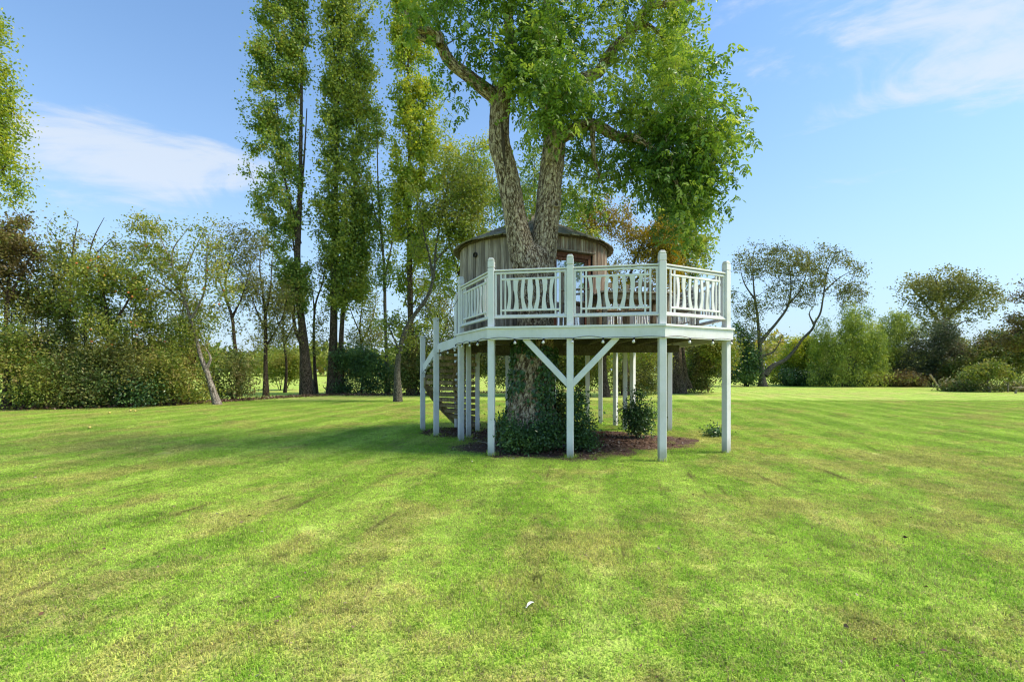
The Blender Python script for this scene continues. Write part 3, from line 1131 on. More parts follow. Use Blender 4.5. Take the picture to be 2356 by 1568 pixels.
ng.links.new(m2p.outputs[0], iop.inputs['Points'])
ng.links.new(ci_.outputs[0], iop.inputs['Instance'])
ng.links.new(na1.outputs['Attribute'], cr.inputs[2])
ng.links.new(cr.outputs[0], iop.inputs['Rotation'])
ng.links.new(na2.outputs['Attribute'], cs.inputs[2])
ng.links.new(cs.outputs[0], iop.inputs['Scale'])
ng.links.new(iop.outputs[0], go.inputs[0])
gm = grass.modifiers.new('scatter', 'NODES')
gm.node_group = ng

# ================================================================== PLATFORM
DT = 2.24           # deck top
UZ = np.array([0, 0, 1.0])
PA, PB, PD, PE = np.array([-1.07, 10.3]), np.array([-.36, 8.6]), np.array([2.46, 8.05]), np.array([3.86, 8.85])
PF, PG, PH, PI_ = np.array([3.84, 12.0]), np.array([2.45, 13.6]), np.array([-.12, 13.9]), np.array([-1.42, 12.7])
PC = PB + (PD - PB) * 0.478
PFG = (PF + PG) / 2
PGH = (PG + PH) / 2
corners = [PA, PB, PD, PE, PF, PG, PH, PI_]
cen = np.mean(corners, 0)
plat = thing('tree_platform', 'octagonal pale sage painted deck on posts with wavy railing round the trunk', 'platform', (cen[0], cen[1], 0))


def offset_poly(poly, d):
    """move every edge of a ccw polygon outwards by d"""
    n = len(poly)
    out = []
    for i in range(n):
        a, b, c = poly[i - 1], poly[i], poly[(i + 1) % n]
        e1, e2 = unit(b - a), unit(c - b)
        n1, n2 = np.array([e1[1], -e1[0]]), np.array([e2[1], -e2[0]])
        m = n1 + n2
        m = m / np.dot(m, n1) if abs(np.dot(m, n1)) > 1e-6 else n1
        out.append(b + m * d)
    return out


edge = offset_poly(corners, 0.10)         # outer face of the fascia
nose = offset_poly(corners, 0.125)        # outer edge of the deck boards


def clip_strip(poly, y0, y1):
    def half(pl, y, keep_above):
        o = []
        for k in range(len(pl)):
            a, b = pl[k], pl[(k + 1) % len(pl)]
            ia, ib = ((a[1] >= y) == keep_above), ((b[1] >= y) == keep_above)
            if ia:
                o.append(a)
            if ia != ib:
                t = (y - a[1]) / (b[1] - a[1])
                o.append(a + (b - a) * t)
        return o
    p = half(list(poly), y0, True)
    return half(p, y1, False) if p else p


def prism(poly, z0, z1):
    n = len(poly)
    p = np.array([[*q, z0] for q in poly] + [[*q, z1] for q in poly])
    j = np.arange(n)
    sides = np.stack([j, (j + 1) % n, n + (j + 1) % n, n + j], 1)
    return p, [sides, np.arange(n)[::-1][None, :], (n + np.arange(n))[None, :]]


inner = offset_poly(corners, 0.03)
yy = min(p[1] for p in inner)
k = 0
while yy < max(p[1] for p in inner):
    pl = clip_strip(inner, yy, yy + 0.138)
    if len(pl) >= 3:
        boxes('deck_board', M['deckwood'], plat, prism(pl, DT - 0.03, DT - 0.002 * (k % 2)))
    yy += 0.145
    k += 1
# edge boards (nosing) and fascia along every side
for k in range(8):
    a, b = edge[k], edge[(k + 1) % 8]
    na, nb = nose[k], nose[(k + 1) % 8]
    ia, ib = inner[k], inner[(k + 1) % 8]
    boxes('edge_board', M['paint'], plat, prism([ia, na, nb, ib], DT - 0.032, DT + 0.003))
    fa, fb = offset_poly(corners, 0.06)[k], offset_poly(corners, 0.06)[(k + 1) % 8]
    boxes('fascia_board', M['paint'], plat, prism([fa, a, b, fb], DT - 0.222, DT - 0.034))
# joists under the boards
for x in np.arange(-1.1, 3.8, 0.55):
    ys = []
    n = len(inner)
    for q in range(n):
        a, b = inner[q], inner[(q + 1) % n]
        if (a[0] - x) * (b[0] - x) < 0:
            t = (x - a[0]) / (b[0] - a[0])
            ys.append(a[1] + (b[1] - a[1]) * t)
    if len(ys) == 2:
        y0, y1 = sorted(ys)
        boxes('joist', M['deckwood'], plat, beam_vf((x, y0 + .06, DT - .115), (x, y1 - .06, DT - .115), .05, .165, ch=0))
boxes('beam', M['deckwood'], plat, beam_vf((-1.0, 10.9, DT - .28), (3.7, 10.9, DT - .28), .08, .16, ch=0))
boxes('beam', M['deckwood'], plat, beam_vf((-.6, 13.1, DT - .28), (2.6, 13.1, DT - .28), .08, .16, ch=0))


def newel(mb, p, ang, z0, z1, w):
    d = np.array([math.cos(ang), math.sin(ang), 0])
    s = np.array([-math.sin(ang), math.cos(ang), 0])
    mb.add(*box_vf((p[0], p[1], (z0 + z1) / 2), d, s, UZ, w / 2, w / 2, (z1 - z0) / 2, .006))


def edge_ang(a, b):
    d = b - a
    return math.atan2(d[1], d[0])


post_ang = {}
posts_up = [('A', PA, edge_ang(PA, PB)), ('B', PB, edge_ang(PB, PD)), ('C', PC, edge_ang(PB, PD)), ('D', PD, edge_ang(PB, PD) + .2),
            ('E', PE, edge_ang(PD, PE)), ('F', PF, edge_ang(PE, PF)), ('FG', PFG, edge_ang(PF, PG)), ('G', PG, edge_ang(PG, PH)),
            ('GH', PGH, edge_ang(PG, PH)), ('H', PH, edge_ang(PG, PH)), ('I', PI_, edge_ang(PH, PI_))]
for nm, p, a in posts_up:
    mb = MB()
    newel(mb, p, a, -0.08, DT + 1.03, 0.112 if nm != 'D' else .118)
    po = obj('post', mb, M['paint'], plat)
    # turned-in neck and rounded cap: sub-part
    cb = MB()
    d = np.array([math.cos(a), math.sin(a), 0])
    s = np.array([-math.sin(a), math.cos(a), 0])
    z = DT + 1.03
    for (h0, h1, hw) in ((0, .014, .038), (.014, .118, .056), (.122, .126, .050), (.130, .158, .055), (.158, .178, .044)):
        cb.add(*box_vf((p[0], p[1], z + (h0 + h1) / 2), d, s, UZ, hw, hw, (h1 - h0) / 2 + .002, .012 if h1 > .15 else .004))
    obj('post_cap', cb, M['paint'], po)
# further posts that stop under the deck
for p, a in (((-.96, 10.84), .3), ((-.83, 11.8), .0), ((2.1, 13.66), .0), ((2.78, 13.2), -.8), ((2.83, 12.3), -.1), ((3.98, 12.45), 0.0)):
    mb = MB()
    newel(mb, p, a, -0.08, DT - .05, 0.10)
    if p[0] < 3.9:
        obj('post', mb, M['paint'], plat)
# Y braces at the middle front post
bd = unit(np.append(PD - PB, 0))
c0 = np.array([*PC, 0])
for s in (-1, 1):
    p = c0 + UZ * 1.24 + bd * s * .02
    q = c0 + UZ * (DT - .20) + bd * s * 0.78
    boxes('brace', M['paint'], plat, beam_vf(p, q, .085, .10, up=np.cross(bd, unit(q - p)) * 0 + UZ))
# smaller brace at the left corner
boxes('brace', M['paint'], plat, beam_vf((-.86, 11.7, 1.75), (-.62, 11.1, DT - .16), .06, .08))


# ---- railing panels
def wavy(mb, base, d, kind, z0, z1, thick=.022):
    """flat fretted baluster; base on the panel line, d along the panel"""
    t = np.linspace(0, 1, 15)     # bottom to top
    u = 1 - t                     # from the top
    sn = np.sin(math.pi * t)
    if kind in (0, 6):            # plain bow
        sg = 1 if kind == 0 else -1
        cx = sg * (.026 * sn - .008)
        hw = .033 - .008 * sn
    elif kind in (1, 5):          # waisted
        cx = (1 if kind == 1 else -1) * (.010 * np.sin(2 * math.pi * t))
        hw = .045 - .019 * np.sin(math.pi * np.clip(t * 1.05, 0, 1)) ** 1.0
        hw = np.where(t > .6, np.maximum(hw, .036), hw)
    elif kind in (2, 4):          # bow with a flared foot
        sg = -1 if kind == 2 else 1
        cx = sg * (.020 * sn - .010) - sg * .022 * np.clip(.35 - t, 0, 1) / .35
        hw = .028 + .012 * np.clip(.3 - t, 0, 1) / .3
    else:                         # vase
        cx = 0 * t
        hw = .037 + .011 * np.exp(-((u - .32) / .17) ** 2) - .008 * np.exp(-((u - .78) / .12) ** 2) + .010 * np.clip(.12 - t, 0, 1) / .12
    z = z0 + (z1 - z0) * t
    nrm = np.array([-d[1], d[0], 0]) * thick / 2
    Lp = base[None, :] + d[None, :] * (cx - hw)[:, None]
    Rp = base[None, :] + d[None, :] * (cx + hw)[:, None]
    Lp[:, 2] = z
    Rp[:, 2] = z
    n = len(t)
    v = np.concatenate([Lp + nrm, Rp + nrm, Lp - nrm, Rp - nrm])
    i = np.arange(n - 1)
    f = []
    for (p, q) in ((0, 1), (1, 3), (3, 2), (2, 0)):
        f.append(np.stack([p * n + i, q * n + i, q * n + i + 1, p * n + i + 1], 1))
    f.append(np.array([[0, 2 * n, 3 * n, n], [n - 1, 2 * n - 1, 4 * n - 1, 3 * n - 1]]))
    mb.add(v, f)


def railing(pa, pb, pw=.112, nb=7):
    d2 = unit(pb - pa)
    d = np.array([*d2, 0])
    a = np.array([*pa, 0]) + d * pw / 2
    b = np.array([*pb, 0]) - d * pw / 2
    L = np.linalg.norm(b - a)
    mid = (a + b) / 2

    def at(s, z):
        return a + d * s + UZ * z
    pan = boxes('railing_panel', M['paint'], plat, beam_vf(at(-.01, DT + .984), at(L + .01, DT + .984), .078, .028, ch=.007))
    boxes('sub_rail', M['paint'], pan, beam_vf(at(0, DT + .938), at(L, DT + .938), .04, .034))
    boxes('bottom_rail', M['paint'], pan, beam_vf(at(-.01, DT + .165), at(L + .01, DT + .165), .075, .03, ch=.007))
    boxes('bottom_rail', M['paint'], pan, beam_vf(at(0.02, DT + .195), at(L - .02, DT + .195), .035, .032))
    zt, zb = DT + .915, DT + .21
    for s in (.022, L - .022):
        boxes('stile', M['paint'], pan, beam_vf(at(s, DT + .18), at(s, zt + .02), .032, .036, up=d))
    g0, g1 = .125 * L / 1.34, .205 * L / 1.34
    for s in (g0, g1, L - g1, L - g0):
        boxes('stile', M['paint'], pan, beam_vf(at(s, zb), at(s, zt + .008), .026, .03, up=d))
    for z in (DT + .83, DT + .29):
        boxes('cross_rail', M['paint'], pan, beam_vf(at(g0 - .012, z), at(L - g0 + .012, z), .034, .034))
    w = (L - 2 * g1)
    for k in range(nb):
        mb = MB()
        wavy(mb, a + d * (g1 + w * (k + .5 + .02 * math.sin(k * 2.1)) / nb), d, k % 7, DT + .305, DT + .815)
        obj('baluster', mb, M['paint'], pan)


for pa, pb in ((PA, PB), (PB, PC), (PC, PD), (PD, PE)):
    railing(pa, pb)
PEF = (PE + PF) / 2
mb = MB()
newel(mb, PEF, edge_ang(PE, PF), DT, DT + 1.03, .10)
obj('post', mb, M['paint'], plat)
for pa, pb in ((PE, PEF), (PEF, PF), (PF, PFG), (PFG, PG), (PG, PGH), (PGH, PH), (PH, PI_)):
    railing(pa, pb)

# ================================================================== STAIRCASE (winding, open treads)
O = np.array([-.86, 11.85])
RS = 1.28
th_k = np.array([104, 123, 150, 171, 196, 221, 262.0])
h_k = np.array([0.02, .30, .85, 1.22, 1.50, 1.75, 2.20])
stair = thing('winding_staircase', 'winding open staircase with dark mossy treads rising to the platform', 'staircase', (O[0], O[1], 0))
NTR = 14
tm = MB()
tm.add(*box_vf((0.66, 0, 0), (1, 0, 0), (0, 1, 0), (0, 0, 1), .60, .140, .042, .008))
tread_me = tm.mesh('tread')
tread_me.materials.append(M['tread'])


def reach(th):
    """distance from the newel to the outer strings along direction th"""
    d = np.array([math.cos(th), math.sin(th)])
    best = 1.27
    for pa, pb in ((np.array([-2.17, 12.06]), np.array([-1.70, 11.10])), (np.array([-1.70, 11.10]), np.array([-1.10, 10.32]))):
        e = pb - pa
        den_ = d[0] * -e[1] + d[1] * e[0]
        if abs(den_) > 1e-6:
            w = pa - O
            t = (w[0] * -e[1] + w[1] * e[0]) / den_
            u = (d[0] * w[1] - d[1] * w[0]) / den_
            if t > 0 and -.05 <= u <= 1.05:
                best = min(best, t)
    return best


for k in range(NTR):
    h = .16 + k * (2.06 - .16) / (NTR - 1)
    th = R(np.interp(h, h_k, th_k))
    inst('tread', tread_me, stair, (O[0], O[1], h), (0, 0, th), (reach(th) / 1.27, 1, 1))


def string_board(name, t0, t1, lo, hi, mat, rad, thick=.04):
    ts = np.radians(np.linspace(t0, t1, 28))
    hs = np.interp(np.degrees(ts), th_k, h_k)
    mb = MB()
    v = []
    for r_, dz in ((rad, lo), (rad + thick, lo), (rad + thick, hi), (rad, hi)):
        v.append(np.stack([O[0] + np.cos(ts) * r_, O[1] + np.sin(ts) * r_, np.maximum(hs + dz, 0.0)], 1))
    n = len(ts)
    i = np.arange(n - 1)
    f = [np.stack([a * n + i, a * n + i + 1, b * n + i + 1, b * n + i], 1) for a, b in ((0, 1), (1, 2), (2, 3), (3, 0))]
    f.append(np.array([[0, n, 2 * n, 3 * n], [n - 1, 4 * n - 1, 3 * n - 1, 2 * n - 1]]))
    mb.add(np.concatenate(v), f)
    return obj(name, mb, mat, stair, smooth=False)


S1, S2, S3 = np.array([-2.17, 12.06]), np.array([-1.70, 11.10]), np.array([-1.10, 10.32])
hS = (1.52, 1.97, 2.10)
for pa, pb, ha, hb in ((S1, S2, hS[0], hS[1]), (S2, S3, hS[1], hS[2])):
    dd_ = unit(np.append(pb - pa, 0)) * .03
    boxes('upper_string', M['paint'], stair, beam_vf(np.array([*pa, ha]) + dd_, np.array([*pb, hb]) - dd_ * .2, .04, .21))
string_board('lower_string', 104, 176, -.20, .04, M['tread'], RS - .03)
string_board('inner_carriage', 110, 250, -.24, -.03, M['tread'], RS - .75)
for p, ztop in (((-2.20, 12.1), 2.30), ((-1.71, 11.08), 2.64)):
    mb = MB()
    newel(mb, p, .35, -.08, ztop, .112)
    po = obj('post', mb, M['paint'], stair)
    cb = MB()
    cb.add(*box_vf((p[0], p[1], ztop + .012), (math.cos(.35), math.sin(.35), 0), (-math.sin(.35), math.cos(.35), 0), UZ, .062, .062, .012, .006))
    obj('post_cap', cb, M['paint'], po)
mb = MB()
newel(mb, (O[0] + .02, O[1] + .0), 0, -.05, 2.02, .11)
# ================================================================== HUT
HC = np.array([0.49, 11.42])
HR = 1.67
EZ = 4.20
hut = thing('round_hut', 'round weathered timber hut with shingled cone roof behind the forked trunk', 'hut', (HC[0], HC[1], DT))
NB = 112
bm_ = {}
rg = np.random.default_rng(3)


def hut_pt(deg, r):
    """angle measured from the camera-facing side, positive to the right"""
    a = R(deg)
    return np.array([HC[0] + math.sin(a) * r, HC[1] - math.cos(a) * r])


D0, D1 = 10.0, 43.0      # the door opening
bw = 2 * math.pi * HR / NB
for key, z0, z1 in (('full', DT, EZ), ('top', 3.90, EZ)):
    mb = MB()
    mb.add(*box_vf((0, 0, 0), (1, 0, 0), (0, 1, 0), UZ, bw * .485, .014, (z1 - z0) / 2, .004))
    for mk in ('board', 'redboard'):
        me = mb.mesh('wall_board')
        me.materials.append(M[mk])
        bm_[(key, mk)] = (me, (z0 + z1) / 2)
for k in range(NB):
    deg = (k + .5) / NB * 360
    dd = deg if deg < 180 else deg - 360
    key = 'top' if D0 - 1 < dd < D1 + 1 else 'full'
    me, zc = bm_[(key, 'redboard' if -2 < dd < 75 else 'board')]
    p = hut_pt(dd, HR + rg.uniform(-.006, .008))
    inst('wall_board', me, hut, (p[0], p[1], zc + rg.uniform(-.004, .004)), (rg.normal() * .003, rg.normal() * .004, R(dd) + rg.normal() * .02))
# inner lining keeps the gaps dark
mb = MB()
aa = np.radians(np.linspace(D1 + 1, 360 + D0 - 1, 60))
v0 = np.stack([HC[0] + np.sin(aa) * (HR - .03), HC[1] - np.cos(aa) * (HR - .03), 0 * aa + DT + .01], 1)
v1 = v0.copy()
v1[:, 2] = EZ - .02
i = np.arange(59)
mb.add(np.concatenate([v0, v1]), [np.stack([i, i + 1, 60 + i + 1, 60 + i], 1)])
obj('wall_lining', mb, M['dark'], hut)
# roof: cone deck, eave ring, shingles
APZ = 5.06
RO = HR + .065
mb = MB()
n = 72
aa = np.arange(n) / n * 2 * math.pi
ring = lambda r, z: np.stack([HC[0] + np.sin(aa) * r, HC[1] - np.cos(aa) * r, 0 * aa + z], 1)
vs = np.concatenate([ring(RO, EZ - .005), ring(.05, APZ - .03), ring(RO - .008, EZ - .045), ring(HR - .05, EZ - .035)])
j = np.arange(n)
jn = (j + 1) % n
mb.add(vs, [np.stack([j, jn, n + jn, n + j], 1), np.stack([2 * n + j, 2 * n + jn, jn, j], 1), np.stack([3 * n + j, 3 * n + jn, 2 * n + jn, 2 * n + j], 1)])
roof = obj('roof', mb, M['eave'], hut)
slope = math.atan2(APZ - EZ, RO)
NR = 10
for row in range(NR):
    f0 = row / NR
    r_mid = RO * (1 - f0) - .06 + .055
    r_mid = max(r_mid, .12)
    zc = EZ + (APZ - EZ) * (1 - r_mid / RO) + .028
    cnt = max(7, int(2 * math.pi * r_mid / .185))
    w = 2 * math.pi * r_mid / cnt
    mb = MB()
    mb.add(*box_vf((0, 0, 0), (1, 0, 0), (0, math.cos(slope), math.sin(slope)), (0, -math.sin(slope), math.cos(slope)), w * .475, .125, .012, .004))
    me = mb.mesh('shingle')
    me.materials.append(M['shingle'])
    for q in range(cnt):
        a = (q + .5 * (row % 2) + rg.uniform(-.06, .06)) / cnt * 2 * math.pi
        rr = r_mid + rg.uniform(-.012, .012)
        inst('shingle', me, roof, (HC[0] + math.sin(a) * rr, HC[1] - math.cos(a) * rr, zc + rg.uniform(-.004, .008)),
             (rg.normal() * .02, rg.normal() * .03, a + rg.normal() * .02))
mb = MB()
mb.add(*box_vf((HC[0], HC[1], APZ + .01), (1, 0, 0), (0, 1, 0), UZ, .09, .09, .03, .02))
obj('roof_cap', mb, M['shingle'], roof)
# double door (chord across the wall)
dl, dr = hut_pt(D0, HR - .03), hut_pt(D1, HR - .03)
dd = np.array([*unit(dr - dl), 0])
dn = np.array([dd[1], -dd[0], 0])
DL = np.linalg.norm(dr - dl)
d0 = np.array([*dl, 0])
DH = 3.86
door = boxes('door', M['doorwood'], hut, beam_vf(d0 + UZ * (DH - .04), d0 + dd * DL + UZ * (DH - .04), .10, .09))
for s in (.03, DL - .03):
    boxes('frame', M['doorwood'], door, beam_vf(d0 + dd * s + UZ * DT, d0 + dd * s + UZ * (DH - .086), .095, .06, up=dd))
boxes('lintel_shelf', M['board'], door, beam_vf(d0 - dd * .05 + dn * .06 + UZ * (DH + .03), d0 + dd * (DL + .06) + dn * .06 + UZ * (DH + .03), .17, .03))
half = (DL - .12) / 2
for q in range(2):
    s0 = .06 + q * half
    leaf = boxes('door_leaf', M['doorwood'], hut, beam_vf(d0 + dd * (s0 + .005) + UZ * (DH - .12), d0 + dd * (s0 + half - .005) + UZ * (DH - .12), .05, .06))
    boxes('rail', M['doorwood'], leaf, beam_vf(d0 + dd * (s0 + .005) + UZ * (DT + .08), d0 + dd * (s0 + half - .005) + UZ * (DT + .08), .05, .12))
    for s in (s0 + .035, s0 + half - .035):
        boxes('stile', M['doorwood'], leaf, beam_vf(d0 + dd * s + UZ * (DT + .02), d0 + dd * s + UZ * (DH - .152), .049, .06, up=dd))
    mb = MB()
    mb.add(*box_vf(d0 + dd * (s0 + half / 2) + UZ * ((DT + DH) / 2 - .01), dd, dn, UZ, half / 2 - .062, .004, (DH - DT) / 2 - .145))
    obj('pane', mb, M['glass'], leaf)
    mb = MB()
    mb.add(*box_vf(d0 - dn * .035 + dd * (s0 + half / 2) + UZ * (DT + .80), dd, dn, UZ, half / 2 - .01, .006, .76))
    obj('reflection_panel', mb, M['sky_reflect'], leaf)  # added pale panel, stands in for sky reflected in the glass
    mb = MB()
    sx = s0 + (half - .035 if q == 0 else .035)
    mb.add(*box_vf(d0 + dn * .045 + dd * sx + UZ * (DT + .78), dd, dn, UZ, .012, .02, .06, .005))
    obj('handle', mb, M['wire'], leaf)
# round vent on the left wall
mb = MB()
p = hut_pt(-48, HR + .03)
a = R(-48)
nrm = np.array([math.sin(a), -math.cos(a), 0])
th = np.arange(16) / 16 * 2 * math.pi
tg = np.array([math.cos(a), math.sin(a), 0])
c0_ = np.array([*p, 3.90])
v = []
for r_, o_ in ((.055, -.03), (.055, .02), (.038, .02), (.038, -.02)):
    v.append(c0_ + nrm * o_ + np.outer(np.cos(th), tg) * r_ + np.outer(np.sin(th), UZ) * r_)
j = np.arange(16)
f = [np.stack([a_ * 16 + j, a_ * 16 + (j + 1) % 16, (a_ + 1) * 16 + (j + 1) % 16, (a_ + 1) * 16 + j], 1) for a_ in range(3)]
f.append(np.arange(48, 64)[None, :])
mb.add(np.concatenate(v), f)
obj('wall_vent', mb, M['dark'], hut)

# ================================================================== WALNUT TREE THAT CARRIES THE HUT
TB = P(1222, 1026, 9.45)
wal = thing('walnut_tree', 'large forked walnut with furrowed bark growing up through the platform', 'tree', (TB[0], 9.45, 0))
Z0 = 9.45
trunk_px = [(1222, 1034, 66), (1222, 1000, 60), (1222, 950, 55), (1224, 880, 49), (1228, 810, 45), (1233, 740, 42), (1235, 670, 42), (1230, 625, 46), (1226, 595, 44), (1223, 572, 30), (1222, 562, 14)]
left_px = [(1222, 670, 24), (1210, 610, 32), (1196, 555, 29), (1185, 500, 25), (1175, 440, 25), (1160, 370, 24), (1150, 335, 24.5), (1148, 300, 23), (1150, 260, 22.5), (1152, 228, 23), (1160, 200, 18), (1176, 165, 13), (1182, 120, 11), (1170, 60, 10), (1178, -20, 8), (1165, -130, 5)]
left2_px = [(1152, 240, 14), (1132, 218, 16), (1108, 200, 15), (1078, 176, 14), (1046, 152, 13), (1028, 132, 12.5), (1016, 106, 11.5), (1000, 92, 12), (972, 84, 10), (950, 58, 6), (930, 20, 4)]
left2b_px = [(1012, 104, 9), (1010, 82, 8), (985, 70, 8.5), (962, 72, 6)]
right_px = [(1238, 660, 24), (1246, 605, 32), (1252, 555, 31), (1258, 505, 28), (1263, 465, 28), (1266, 420, 27), (1272, 370, 27), (1276, 320, 26), (1272, 280, 23), (1264, 240, 20), (1258, 190, 17), (1262, 130, 15), (1250, 60, 12), (1262, -30, 10), (1255, -150, 6)]
r2_px = [(1276, 330, 13), (1300, 312, 14), (1335, 292, 14), (1365, 286, 13), (1395, 300, 12), (1425, 316, 11), (1460, 318, 10), (1510, 300, 8), (1570, 290, 6), (1630, 270, 4)]
r2b_px = [(1364, 288, 7), (1364, 330, 5.5), (1370, 375, 4), (1385, 420, 2.5)]
r3_px = [(1268, 250, 14), (1300, 210, 14), (1340, 182, 13), (1378, 165, 12.5), (1400, 128, 12), (1420, 104, 11), (1455, 70, 10), (1472, 45, 9), (1488, 18, 8), (1530, 10, 7), (1580, 4, 6), (1620, -16, 4)]
r4_px = [(1460, 316, 7), (1500, 340, 6), (1540, 390, 5), (1570, 450, 3)]
r5_px = [(1470, 48, 6), (1520, 80, 5), (1560, 130, 4), (1600, 190, 3)]
mb = MB()


def flute(s, th):
    return 0.16 * np.clip(1 - s * 5.5, 0, 1) ** 1.5 * (np.cos(5 * th + .6) + .5 * np.cos(3 * th))


big = smooth_path(limb_px(trunk_px, Z0), .045)
tube(mb, big, 110, jitter=.05, seed=2, ridges=.024, flute=flute)
bl = smooth_path(limb_px([(*p, -.05 - .0004 * (640 - p[1])) for p in left_px], Z0), .05)
tube(mb, bl, 64, jitter=.07, seed=4, ridges=.017)
br = smooth_path(limb_px([(*p, .03 + .0003 * (640 - p[1])) for p in right_px], Z0), .05)
tube(mb, br, 64, jitter=.07, seed=5, ridges=.017)
wpaths = [bl, br]
for k, (pp, dzf) in enumerate(((left2_px, -.0006), (left2b_px, -.0006), (r2_px, -.0005), (r2b_px, -.0005), (r3_px, .0006), (r4_px, -.0012), (r5_px, .0006))):
    dz0 = {0: -.2, 1: -.5, 2: .1, 3: .0, 4: .15, 5: -.2, 6: .3}[k]
    pa = smooth_path(limb_px([(*p, dz0 + dzf * abs(p[0] - 1230)) for p in pp], Z0), .07)
    tube(mb, pa, 28, jitter=.12, seed=10 + k, ridges=.008)
    wpaths.append(pa)
wal_mb = mb


# knots: sawn branch collars
def collar(px, py, Z, r_, nrm):
    c = P(px, py, Z)
    nrm = unit(nrm)
    t1 = unit(np.cross(nrm, UZ))
    t2 = np.cross(t1, nrm)
    th = np.arange(20) / 20 * 2 * math.pi
    mb = MB()
    v = []
    for rr, o_ in ((1.25, -.10), (1.12, .005), (1.0, .03), (.80, .028), (.70, .0), (.55, -.05)):
        w = 1 + .07 * np.sin(3 * th + px)
        v.append(c + nrm * o_ + (np.outer(np.cos(th), t1) + np.outer(np.sin(th), t2) * 1.1) * (rr * r_ * w)[:, None])
    j = np.arange(20)
    f = [np.stack([a_ * 20 + j, a_ * 20 + (j + 1) % 20, (a_ + 1) * 20 + (j + 1) % 20, (a_ + 1) * 20 + j], 1) for a_ in range(4)]
    mb.add(np.concatenate(v[:5]), f)
    k_ = obj('knot', mb, M['knot'], wal, smooth=True)
    mb = MB()
    mb.add(v[4], [np.arange(20)[None, :]])
    obj('knot_hollow', mb, M['eave'], k_)


M['knot'] = flat_mat('knot_wood', (0.33, 0.27, 0.20), 0.85, nscale=30, var=.3)
collar(1279, 469, Z0 - .15, .055, (.35, -1, -.05))
collar(1252, 553, Z0 - .19, .040, (.1, -1, -.02))
collar(1268, 371, Z0 - .12, .035, (-.1, -1, -.1))
# long split in the left limb: its shade as a dark strip on the bark
mb = MB()
ck = [(1153, 272, .2), (1155, 290, 2.2), (1157, 310, 3.6), (1158, 330, 4.6), (1159, 350, 3.8), (1161, 372, 2.4), (1164, 400, .2)]
v = []
for x, y, hw in ck:
    tgt = P(x, y, Z0 - .35)
    k = int(np.argmin(np.abs(bl[:, 2] - tgt[2])))
    c, r_ = bl[k, :3], bl[k, 3] + .012
    for q in (-1, 0, 1):
        dx = np.clip(tgt[0] + q * hw * .0080 - c[0], -r_ * .95, r_ * .95)
        v.append([c[0] + dx, c[1] - math.sqrt(r_ * r_ - dx * dx), tgt[2]])
f = []
for k in range(len(ck) - 1):
    f += [[3 * k, 3 * k + 1, 3 * k + 4, 3 * k + 3], [3 * k + 1, 3 * k + 2, 3 * k + 5, 3 * k + 4]]
mb.add(np.array(v), [np.array(f)])
obj('split_shade', mb, M['eave'], wal, smooth=True)
# crown --------------------------------------------------------------
wl = [  # x, y, rx, ry, weight, dz
    (1550, 230, 115, 105, 1.0, -.4), (1575, 330, 112, 115, 1.0, -.5), (1560, 430, 100, 95, .9, -.4), (1590, 520, 55, 55, .9, -.5),
    (1500, 330, 90, 80, .9, .0), (1640, 310, 55, 95, .5, -.3), (1540, 130, 70, 60, .8, .2), (1440, 245, 70, 50, .7, .1),
    (1400, 400, 65, 85, 1.0, .5), (1330, 430, 45, 80, .7, .8), (1350, 350, 45, 50, .6, .8), (1220, 410, 30, 55, .5, 1.0), (1215, 480, 25, 40, .5, 1.0),
    (1420, 270, 60, 45, .7, .3), (1350, 385, 50, 70, .8, .5), (1445, 395, 55, 80, .8, .2), (1330, 265, 45, 32, .6, .2),
    (1265, 215, 62, 70, 1.5, -.9), (1240, 280, 40, 26, .8, -.8), (1330, 230, 60, 60, .8, -.3),
    (1250, 80, 120, 110, 1.2, -.4), (1380, 60, 110, 90, 1.0, .2), (1500, 20, 110, 60, .8, .5), (1120, 30, 90, 75, 1.0, -.5),
    (1110, 110, 40, 60, .7, -.5), (1190, 130, 60, 65, 1.1, -.7), (1000, 15, 85, 70, 1.1, -.6), (930, 20, 45, 45, .6, -.6), (1060, 200, 55, 26, .4, -.5), (1020, 165, 30, 30, .35, -.6),
    (1000, -130, 130, 100, .9, -.3), (1180, -150, 160, 110, 1.0, 0), (1380, -130, 160, 110, 1.0, .3), (1550, -90, 110, 70, .8, .6), (1280, -270, 200, 90, .8, .2),
]
rg = np.random.default_rng(77)
cp_ = sample_lobes(wl, Z0, 860, rg, .30, 1.5, 9, .85)
tw = connect(wpaths, cp_, wal_mb, rg, up=.15, r_tip=.005, wig=.14, gain=.5, sides=5)
obj('trunk', wal_mb, M['bark_walnut'], wal, smooth=True)
